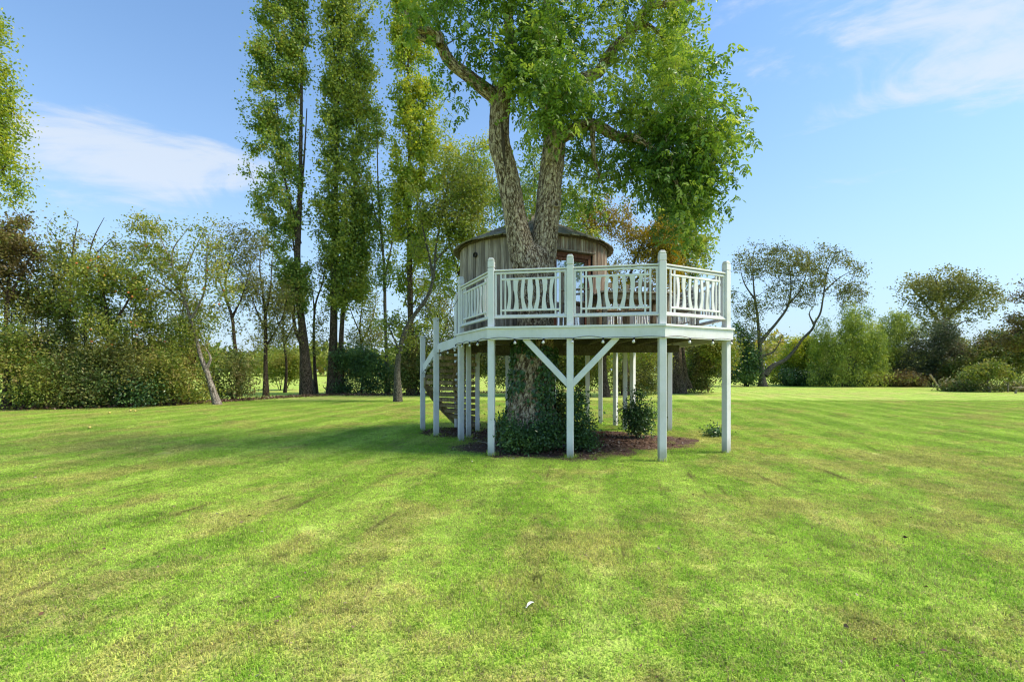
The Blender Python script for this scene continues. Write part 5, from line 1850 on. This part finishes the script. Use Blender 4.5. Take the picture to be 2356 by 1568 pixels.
hedge('yellow-tipped willow leaning over the grey bush', (2060, 892), 46,
      [(2060, 750, 44, 40), (2095, 780, 32, 50), (2040, 800, 44, 50), (2030, 850, 36, 34)], 220, 9000, G_WIL, 221, leaf=.17, spread=.28, gsc=.7, hang=1.6, ratio=.3, name='willow_tree', group='right boundary trees', cat='tree', droop=1.4)
hedge('grey-green hanging bush below the dark oak', (2150, 892), 44,
      [(2150, 780, 54, 54), (2130, 830, 60, 48), (2190, 830, 44, 50), (2100, 850, 40, 36)], 280, 12500, G_GREY, 222, leaf=.15, spread=.28, gsc=.7, hang=.9, ratio=.4, droop=.9)
hedge('dark green rounded bush behind the small pinkish tree', (2260, 898), 42, [(2250, 815, 50, 46), (2300, 795, 50, 44), (2350, 810, 55, 70), (2220, 850, 40, 38)], 340, 15000, G_HEDGE, 223, leaf=.14, spread=.28, gsc=.7)
tree('small_tree', 'small tree with pink-tinged spreading crown at the right lawn edge', 'tree', (2275, 905), 33,
     [[(2278, 909, 4.5), (2274, 890, 3.8), (2270, 874, 3.4), (2262, 862, 2.5), (2250, 852, 1.2)], [(2271, 876, 2.6), (2285, 862, 2), (2300, 850, 1.2)], [(2318, 909, 3), (2320, 880, 2.4), (2326, 862, 1.2)]],
     [(2246, 860, 32, 14), (2282, 850, 34, 16), (2320, 862, 26, 14, .8)], 150, 3400, .10, G_MIX, M['bark_pale'], spread=.22, gap=.3, seed=224, gscale=1.0, group='right boundary trees')
hedge('low dark undergrowth at the far right lawn edge', (2300, 906), 34, [(2260, 898, 50, 8), (2330, 896, 50, 10), (2210, 892, 40, 9)], 130, 4200, G_HEDGE, 225, leaf=.12)
hedge('red-brown bracken below the willows', (2070, 893), 43, [(2060, 872, 40, 16), (2110, 878, 36, 13), (2150, 868, 26, 16, .7)], 110, 3600, G_BROWN, 226, leaf=.13)
hedge('dark undergrowth beneath the weeping willows', (1990, 892), 44.5, [(1930, 870, 50, 18), (2000, 872, 50, 18), (2180, 876, 46, 16)], 150, 5200, G_DARK, 227, leaf=.14)

for lab, b_, Zu, lo, mt, sd in (
        ('loose multi-stemmed scrub tree below the tall left-edge tree', (60, 938), 20.5, [(60, 700, 50, 60), (40, 780, 60, 50), (90, 840, 50, 50), (50, 880, 60, 40)], G_SPARSE, 141),
        ('loose olive scrub tree between copper tree and twin-stemmed tree', (115, 937), 20.8, [(120, 720, 44, 60), (140, 800, 50, 50), (100, 870, 50, 44)], G_MIX, 142),
        ('loose yellow-green scrub tree behind the fruiting apple tree', (310, 933), 22, [(320, 700, 46, 60), (340, 780, 50, 50), (300, 850, 56, 50)], G_SPARSE, 143),
        ('loose scrub tree left of the leaning apple trunk', (420, 930), 23, [(420, 720, 44, 60), (440, 800, 46, 50), (400, 860, 50, 46)], G_MIX, 144)):
    x0 = b_[0]
    tree('scrub_tree', lab, 'tree', b_, Zu, [[(x0, b_[1] + 3, 5), (x0 + 5, 850, 4.2), (x0 - 6, 770, 3.6), (x0 + 4, 690, 2.6), (x0 + 12, 630, 1.2)], [(x0 + 6, b_[1] + 3, 4), (x0 + 28, 830, 3.4), (x0 + 36, 740, 2.4), (x0 + 30, 670, 1.2)], [(x0 - 6, b_[1] + 3, 4), (x0 - 26, 820, 3), (x0 - 34, 730, 2.2), (x0 - 28, 660, 1)]],
         lo, 230, 6000, .085, mt, M['bark_brown'], spread=.26, gap=.42, seed=sd, dens=.48, gscale=1.1, gain=.3, group='loose scrub in the left boundary', patch=.9)
hedge('olive hedge bush linking the two willows', (2010, 892), 49, [(2000, 820, 44, 44), (2035, 840, 40, 40), (1985, 860, 40, 30)], 240, 9500, G_GREY, 228, leaf=.15, spread=.3, gsc=.7)
hedge('green hedge bush between the grey bush and the far right bushes', (2215, 894), 47, [(2205, 820, 40, 40), (2235, 845, 40, 36), (2185, 860, 34, 28)], 240, 9500, G_MIX, 229, leaf=.15, spread=.3, gsc=.7)
hedge('dark hedge bush behind the golden-green shrub', (1885, 890), 49, [(1880, 830, 36, 40), (1860, 850, 36, 34), (1905, 860, 30, 28)], 200, 8000, G_HEDGE, 230, leaf=.15, spread=.3, gsc=.7)
# ---- right boundary trees
tree('bare_walnut_tree', 'spreading sparse walnut with arching low limb on the right boundary', 'tree', (1755, 889), 44,
     [[(1755, 893, 12), (1754, 870, 9), (1752, 845, 8), (1749, 810, 7), (1746, 770, 6), (1742, 720, 5), (1735, 670, 4), (1732, 610, 2.5), (1736, 570, 1.2)],
      [(1760, 862, 7), (1778, 842, 6.5), (1806, 828, 6), (1828, 805, 5.5), (1846, 780, 5), (1868, 758, 5), (1876, 740, 4.5), (1888, 718, 4), (1896, 670, 3.5), (1905, 620, 2.5), (1925, 575, 1.2)],
      [(1747, 790, 5.5), (1765, 768, 5), (1790, 738, 4.5), (1812, 705, 4), (1820, 660, 3), (1815, 610, 2.2), (1805, 570, 1.2)],
      [(1812, 702, 3), (1840, 670, 2.5), (1855, 630, 2), (1862, 590, 1)], [(1872, 745, 3), (1862, 722, 2.4), (1870, 705, 1.5)], [(1752, 818, 3.5), (1775, 812, 3), (1790, 795, 2.5), (1800, 770, 2)], [(1896, 670, 2.5), (1930, 640, 2), (1965, 620, 1)], [(1738, 690, 3), (1712, 650, 2.2), (1700, 600, 1.2)]],
     [(1740, 600, 55, 42), (1810, 600, 60, 42), (1890, 605, 60, 48), (1940, 640, 50, 48, .8), (1715, 680, 34, 60), (1770, 680, 50, 50, .6), (1850, 660, 50, 50, .8), (1725, 760, 34, 40, .5), (1960, 680, 34, 30, .5), (1800, 780, 30, 25, .2)], 900, 8600, .135, G_SPARSE, M['bark_grey'], spread=.34, gap=.32, seed=301, r_tip=.016, dens=1.05, sides=12, gscale=.6, group='right boundary trees', gain=.35, along=.5)
tree('oak_tree', 'dark brown-green oak rising above the willows', 'tree', (2185, 890), 52,
     [[(2185, 893, 9), (2182, 840, 8), (2178, 780, 7), (2172, 720, 5.5), (2160, 670, 4), (2150, 635, 2)], [(2176, 740, 4.5), (2210, 700, 4), (2245, 670, 2.5), (2270, 650, 1.5)], [(2178, 760, 4), (2130, 700, 3.5), (2095, 660, 2)], [(2177, 770, 3.5), (2215, 740, 2.5), (2240, 740, 1.5)]],
     [(2110, 670, 60, 42, 1.0), (2165, 650, 55, 34, .9), (2210, 670, 60, 44, .9), (2265, 690, 40, 36, .7), (2140, 720, 60, 40, .8), (2210, 730, 50, 30, .7), (2285, 680, 18, 22, .4), (2170, 770, 50, 30, .8), (2120, 760, 40, 34, .7)], 420, 12500, .19, G_SPARSE, M['bark_brown'], spread=.40, gap=.34, seed=302, dens=.6, gscale=.45, group='right boundary trees')
tree('copper_tree', 'rust-tinged tree entering from the right picture edge', 'tree', (2400, 905), 36,
     [[(2400, 908, 9), (2398, 840, 8), (2394, 760, 7), (2388, 700, 5), (2380, 650, 2)], [(2396, 780, 4), (2350, 762, 3), (2310, 772, 1.5)], [(2392, 740, 4), (2360, 700, 3), (2335, 690, 1.5)]],
     [(2355, 690, 30, 22), (2350, 735, 26, 16), (2385, 650, 36, 40), (2345, 785, 34, 18), (2390, 760, 50, 40)], 200, 6000, .13, G_BROWN, M['bark_brown'], spread=.3, gap=.3, seed=303, gscale=.7, group='right boundary trees')

# ---- far wood along the horizon
rg = np.random.default_rng(401)
lb = MB()
n = 60000
a = rg.uniform(-1.25, 1.25, n)
dist = rg.uniform(105, 150, n)
prof = 3.2 + 7.0 * fbm(np.stack([a * 9, 0 * a, 0 * a], 1), 40, 4) ** 1.4
hz = prof * np.sqrt(rg.uniform(0, 1, n)) * (1.0 + .15 * rg.normal(size=n))
c = np.stack([np.tan(a * .9) * dist, dist, np.maximum(hz, .1)], 1)
ax, nr = frames(n, .6, .2, rg)
leaves4(lb, c, ax, nr, rg.uniform(.7, 1.5, n), .8, np.clip(fbm(c * np.array([.06, .06, .1]), 6, 3) * 1.6 - .3 + rg.normal(size=n) * .12, 0, 1))
far = obj('distant_wood', lb, G_MIX, kind='stuff')
far['label'] = 'distant line of trees beyond the field'
far['category'] = 'woodland'

rg = np.random.default_rng(501)
foot = np.array([(-20, 941), (120, 940), (260, 936), (400, 931), (480, 926), (560, 921), (660, 914), (760, 909), (880, 909), (1000, 908), (1120, 904), (1300, 900), (1480, 898), (1600, 894)])
fp = []
for x, y in foot:
    Z = EYE * FPX / (y - HY)
    fp.append([(x - CX) / FPX * Z, Z])
fp = np.array(fp)
n = 9000
k = rg.integers(0, len(fp) - 1, n)
t = rg.uniform(0, 1, n)
c2 = fp[k] * (1 - t)[:, None] + fp[k + 1] * t[:, None]
c = np.stack([c2[:, 0] + rg.normal(size=n) * .3, c2[:, 1] + .3 + rg.normal(size=n) * .55, rg.uniform(.01, .06, n)], 1)
ax, nr = frames(n, 1.6, .0, rg)
lb = MB()
leaves4(lb, c, ax, nr, rg.uniform(.06, .14, n), .06, np.clip(rg.normal(size=n) * .22 + .35, 0, 1))
lit2 = obj('fallen_leaves', lb, G_LITTER, kind='stuff')
lit2['label'] = 'brown fallen leaves along the foot of the boundary hedge'
lit2['category'] = 'fallen leaves'

# ================================================================== SMALL THINGS
# string lights along the fascia and the stair string
sl = thing('string_lights', 'black cable of small round bulbs slung along the deck fascia', 'string lights', (PD[0], PD[1], DT - .2))
eo = offset_poly(corners, .112)
route = [eo[0], eo[1], eo[2], eo[3]]
mb = MB()
wp, bulbs = [], []
rg = np.random.default_rng(9)
for k in range(3):
    a, b = route[k], route[k + 1]
    L = np.linalg.norm(b - a)
    nseg = max(2, int(round(L / .52)))
    for s in range(nseg):
        for q in range(6):
            t = (s + q / 6) / nseg
            sag = .016 * math.sin(math.pi * q / 6) * (1 + .8 * math.sin(s * 2.3 + k))
            p = a + (b - a) * t
            wp.append([p[0], p[1], DT - .212 + sag, .0045])
        t = s / nseg
        if s > 0 or k == 0:
            bulbs.append(a + (b - a) * t)
wp.append([route[-1][0], route[-1][1], DT - .21, .006])
bulbs.append(route[2] + (route[3] - route[2]) * .96)
tube(mb, np.array(wp), 5)
# down the stair string to the lower post
tt = np.linspace(0, 1, 12)
for pa, pb, ha, hb in ((S1, S2, hS[0], hS[1]), (S2, S3, hS[1], hS[2])):
    off_ = unit(np.append(pb - pa, 0))
    off_ = np.array([off_[1], -off_[0], 0]) * -.03
    q = np.array([*pa, ha - .115]) + (np.array([*pb, hb - .115]) - np.array([*pa, ha - .115])) * tt[:, None] - off_
    q[:, 2] += .012 * np.sin(np.arange(12) * 1.7)
    tube(mb, np.concatenate([q, np.full((12, 1), .0045)], 1), 5)
# slack loop between the stair posts
t_ = np.linspace(0, 1, 12)
pa, pb = np.array([-2.16, 12.06, 2.27]), np.array([-1.69, 11.04, 2.60])
arc = pa + (pb - pa) * t_[:, None]
arc[:, 2] -= .10 * np.sin(math.pi * t_)
tube(mb, np.concatenate([arc, np.full((12, 1), .006)], 1), 5)
pb2 = np.array([-1.12, 10.3, 3.0])
arc = pb + (pb2 - pb) * t_[:, None]
arc[:, 2] -= .12 * np.sin(math.pi * t_)
tube(mb, np.concatenate([arc, np.full((12, 1), .006)], 1), 5)
obj('cable', mb, M['wire'], sl, smooth=True)
bmsh = MB()
prf = [(.0, .0), (.010, -.002), (.014, -.010), (.024, -.026), (.026, -.038), (.020, -.052), (.0, -.060)]
th = np.arange(10) / 10 * 2 * math.pi
v = np.concatenate([np.stack([np.cos(th) * r_, np.sin(th) * r_, 0 * th + z], 1) for r_, z in prf])
j = np.arange(10)
bmsh.add(v, [np.concatenate([np.stack([k * 10 + j, k * 10 + (j + 1) % 10, (k + 1) * 10 + (j + 1) % 10, (k + 1) * 10 + j], 1) for k in range(6)])])
bulb_me = bmsh.mesh('bulb', smooth=True)
bulb_me.materials.append(M['bulb'])
sm = MB()
sm.add(*box_vf((0, 0, .016), (1, 0, 0), (0, 1, 0), UZ, .012, .012, .018, .003))
sock_me = sm.mesh('socket')
sock_me.materials.append(M['wire'])
bl_pts = [np.array([p[0], p[1], DT - .248]) for p in bulbs]
for pa, pb, ha, hb in ((S1, S2, hS[0], hS[1]), (S2, S3, hS[1], hS[2])):
    off_ = unit(np.append(pb - pa, 0))
    off_ = np.array([off_[1], -off_[0], 0]) * .03
    for t in (.22, .55, .86):
        q = pa + (pb - pa) * t
        bl_pts.append(np.array([q[0], q[1], ha + (hb - ha) * t - .145]) + off_)
for p in bl_pts:
    b_ = inst('bulb', bulb_me, sl, p, (rg.normal() * .15, rg.normal() * .15, 0))
    s_ = bpy.data.objects.new('socket', sock_me)
    s_.parent = b_
    COL.objects.link(s_)


# garden furniture on the deck (local coordinates, turned as a whole)
def furniture(name, label, cat, x, y, rz, group=None):
    o = thing(name, label, cat, (x, y, DT), group)
    o.rotation_euler = (0, 0, rz)
    ORG[o.name] = np.zeros(3)
    return o


def lbox(name, mat, par, c, h, ch=.005, tilt=0):
    mb = MB()
    ct, st = math.cos(tilt), math.sin(tilt)
    mb.add(*box_vf(c, (1, 0, 0), (0, ct, st), (0, -st, ct), *h, ch))
    me = mb.mesh(name)
    me.materials.append(mat)
    o = bpy.data.objects.new(name, me)
    o.parent = par
    COL.objects.link(o)
    return o


tb = furniture('garden_table', 'weathered slatted wooden garden table behind the railing', 'table', 2.30, 9.55, .12)
for k in range(8):
    lbox('slat', M['furn'], tb, (0, -.385 + k * .11, .70), (.72, .050, .014))
for sx in (-1, 1):
    for sy in (-1, 1):
        lbox('leg', M['furn'], tb, (sx * .62, sy * .34, .335), (.04, .04, .335))
for sy in (-1, 1):
    lbox('apron', M['furn'], tb, (0, sy * .34, .625), (.58, .014, .05))
for sx in (-1, 1):
    lbox('apron', M['furn'], tb, (sx * .62, 0, .624), (.014, .30, .05))


def chair(label, x, y, rz):
    c = furniture('garden_chair', label, 'chair', x, y, rz, 'wooden chairs round the deck table')
    c.scale = (1.08, 1.08, 1.16)
    for sx in (-1, 1):
        lbox('leg', M['furn'], c, (sx * .24, -.22, .30), (.026, .026, .30))
        lbox('leg', M['furn'], c, (sx * .24, .24, .48), (.026, .026, .48))
        lbox('armrest', M['furn'], c, (sx * .25, .0, .62), (.032, .27, .014))
    for k in range(5):
        lbox('seat_slat', M['furn'], c, (0, -.21 + k * .095, .42), (.235, .040, .011))
    for k in range(6):
        lbox('back_slat', M['furn'], c, (-.18 + k * .072, .25, .67 + .03 * math.sin(math.pi * (k + .5) / 6)), (.018, .009, .20))
    # curved crest rail
    xs = np.linspace(-.27, .27, 11)
    mb = MB()
    top = .90 + .07 * np.cos(xs / .27 * math.pi / 2)
    v = []
    for dy in (-.017, .017):
        for dz in (-.045, .035):
            v.append(np.stack([xs, 0 * xs + .25 + dy, top + dz], 1))
    i = np.arange(10)
    f = [np.stack([a * 11 + i, a * 11 + i + 1, b * 11 + i + 1, b * 11 + i], 1) for a, b in ((0, 1), (1, 3), (3, 2), (2, 0))]
    f.append(np.array([[0, 11, 33, 22], [10, 32, 43, 21]]))
    mb.add(np.concatenate(v), f)
    me = mb.mesh('crest_rail')
    me.materials.append(M['furn'])
    o = bpy.data.objects.new('crest_rail', me)
    o.parent = c
    COL.objects.link(o)
    lbox('back_rail', M['furn'], c, (0, .25, .47), (.215, .014, .025))


chair('wooden slat-back chair nearest the glazed door', 1.22, 9.22, R(75))
chair('wooden slat-back chair behind the table beside the hut wall', 2.05, 10.45, R(8))
chair('wooden slat-back chair at the far side of the table, toward the right railing', 2.72, 10.42, R(-10))
bn = furniture('garden_bench', 'silvered slatted bench by the right end railing', 'bench', 3.35, 10.2, R(-88))
for k in range(4):
    lbox('seat_slat', M['grey'], bn, (0, -.2 + k * .115, .43), (.62, .050, .013))
for k in range(4):
    lbox('back_slat', M['grey'], bn, (0, .235, .56 + k * .085), (.62, .012, .032))
for sx in (-1, 1):
    lbox('leg', M['grey'], bn, (sx * .58, -.2, .208), (.03, .03, .208))
    lbox('leg', M['grey'], bn, (sx * .58, .27, .43), (.03, .022, .43))
    lbox('armrest', M['grey'], bn, (sx * .60, .02, .63), (.03, .25, .013))
    lbox('arm_support', M['grey'], bn, (sx * .58, -.2, .53), (.028, .028, .085))

rg = np.random.default_rng(61)
feet = [PA, PB, PC, PD, PE, PF, PG, PFG, np.array([-.96, 10.84]), np.array([-2.20, 12.1]), np.array([-1.71, 11.08]), np.array([-.83, 11.8])]
bp, bs = [], []
for f_ in feet:
    k = 90
    aa = rg.uniform(0, 2 * math.pi, k)
    rr = .058 + np.abs(rg.normal(size=k)) * .05
    bp.append(np.stack([f_[0] + np.cos(aa) * rr * 1.2, f_[1] + np.sin(aa) * rr * 1.2, 0 * aa], 1))
bp = np.concatenate(bp)
n = len(bp)
th = rg.uniform(0, 2 * math.pi, n)
h = rg.uniform(.04, .11, n)
d = np.stack([np.cos(th), np.sin(th), 0 * th], 1)
sd_ = np.stack([-np.sin(th), np.cos(th), 0 * th], 1) * rg.uniform(.003, .005, n)[:, None]
up_ = np.array([0, 0, 1.0])
md = bp + d * (h * .15)[:, None] + up_ * (h * .6)[:, None]
tp = bp + d * (h * .5)[:, None] + up_ * (h * .95)[:, None]
vv = np.stack([bp - sd_, bp + sd_, md - sd_ * .8, md + sd_ * .8, tp], 1)
i = np.arange(n)[:, None] * 5
mb = MB()
mb.add(vv.reshape(-1, 3), [i + np.array([[0, 1, 3, 2]]), i + np.array([[2, 3, 4]])], tint=np.repeat(rg.uniform(0, .8, n), 5))
tuf = obj('grass_tufts', mb, M['blade'], kind='stuff')
tuf['label'] = 'longer untrimmed grass round the feet of the posts'
tuf['category'] = 'grass'
n = 420
yy_ = 2.2 + 16 * rg.uniform(0, 1, n) ** 1.3
c = np.stack([rg.uniform(-1, 1, n) * yy_ * 1.05, yy_, rg.uniform(.018, .034, n)], 1)
ax, nr = frames(n, 1.8, .0, rg)
ax[:, 2] *= .3
L = rg.uniform(.02, .05, n)
lb = MB()
leaves4(lb, c, ax, nr, L, L * .55, np.clip(rg.normal(size=n) * .25 + .5, 0, 1))
sc_ = obj('scattered_leaves', lb, G_LITTER, kind='stuff')
sc_['label'] = 'small dry leaves scattered over the mown lawn'
sc_['category'] = 'fallen leaves'

# windfall apples and a feather on the lawn
for (x, y, lab) in ((252, 952, 'yellow windfall apple lying apart on the left lawn'), (300, 947, 'yellow windfall apple on the left lawn, left one of a close pair'),
                    (311, 948, 'yellow windfall apple on the left lawn, right one of a close pair'), (206, 987, 'yellow windfall apple on the left lawn, nearest of the four')):
    Z = EYE * FPX / (y - HY)
    p = P(x, y, Z)
    o = bpy.data.objects.new('windfall_apple', apple_y)
    o.location = (p[0], p[1], .05)
    o.scale = (0.95, 0.95, 0.9)
    o['label'] = lab
    o['category'] = 'apple'
    o['group'] = 'windfall apples'
    COL.objects.link(o)
Z = EYE * FPX / (1404 - HY)
p = P(1220, 1404, Z)
fe = thing('feather', 'small white feather lying on the lawn in the foreground', 'feather', (p[0], p[1], 0))
mb = MB()
t = np.linspace(0, 1, 9)
cw = .011 * np.sin(math.pi * np.clip(t * 1.05, 0, 1)) ** .6
d = unit((.75, 1.0, 0))
s = np.array([-d[1], d[0], 0])
c = np.array([p[0], p[1], .038]) + np.outer(t - .5, d) * .075 + np.outer(.010 * np.sin(math.pi * t), UZ)
v = np.concatenate([c - s * cw[:, None] + UZ * .004, c, c + s * cw[:, None] + UZ * .004])
i = np.arange(8)
mb.add(v, [np.stack([i, i + 1, 9 + i + 1, 9 + i], 1), np.stack([9 + i, 9 + i + 1, 18 + i + 1, 18 + i], 1)])
obj('vane', mb, M['white'], fe)
mb = MB()
tube(mb, np.concatenate([c[:1] - d * .012, c]).tolist() and np.concatenate([np.concatenate([c[:1] - d * .012, c]), np.full((10, 1), .0016)], 1), 5)
obj('quill', mb, M['white'], fe)

# fallen sticks by the shrubs
for k, (a, b, lab) in enumerate((((1178, 1000), (1192, 1032), 'pale bare stick leaning in front of the dark shrub'), ((1098, 1014), (1140, 1034), 'pale fallen twig beside the left front post'))):
    st_ = thing('fallen_stick', lab, 'stick', (*P(b[0], b[1], 8.95 + .3 * k)[:2], 0), 'fallen sticks by the shrubs')
    pa, pb = P(a[0], a[1], 9.0 + .3 * k), P(b[0], b[1], 8.8 + .3 * k)
    pb[2] = .015
    pa[2] = max(pa[2], .04)
    m_ = (pa + pb) / 2 + np.array([.03, 0, .04])
    mb = MB()
    tube(mb, smooth_path(np.array([[*pa, .005], [*m_, .008], [*pb, .010]]), .08), 6)
    obj('stem', mb, M['rose'], st_, smooth=True)
    mb = MB()
    tube(mb, smooth_path(np.array([[*m_, .005], [*(m_ + [.09, .03, .06]), .004], [*(m_ + [.17, .02, .07]), .002]]), .06), 5)
    obj('side_twig', mb, M['rose'], st_, smooth=True)

# leaning timber trestle and a low bench at the far right edge of the lawn
Zt = 40.0
tr = thing('timber_trestle', 'leaning crossed timber trestle at the foot of the grey bush', 'trestle', P(2165, 892, Zt) * [1, 1, 0])
for k, (a, b) in enumerate((((2140, 861), (2162, 892)), ((2190, 872), (2178, 893)), ((2180, 872), (2162, 889)))):
    pa, pb = P(a[0], a[1], Zt + .25 * (k - 1)), P(b[0], b[1], Zt + .3 * (k - 1))
    if k < 2:
        pb[2] = -.02
    boxes('timber', M['furn'], tr, beam_vf(pa, pb, .09, .13, up=(0, 1, 0)))
boxes('cross_bar', M['furn'], tr, beam_vf(P(2163, 883, Zt), P(2184, 883, Zt), .06, .1))
Zb = 31.0
lb_ = thing('low_bench', 'pale low plank bench cut by the right picture edge', 'bench', P(2350, 905, Zb) * [1, 1, 0])
boxes('plank', M['furn'], lb_, beam_vf(P(2335, 891, Zb), P(2385, 891, Zb), .35, .05))
boxes('leg', M['furn'], lb_, beam_vf(P(2340, 892, Zb), P(2334, 912, Zb), .07, .09, up=(0, 1, 0)))
boxes('leg', M['furn'], lb_, beam_vf(P(2380, 892, Zb), P(2384, 912, Zb), .07, .09, up=(0, 1, 0)))
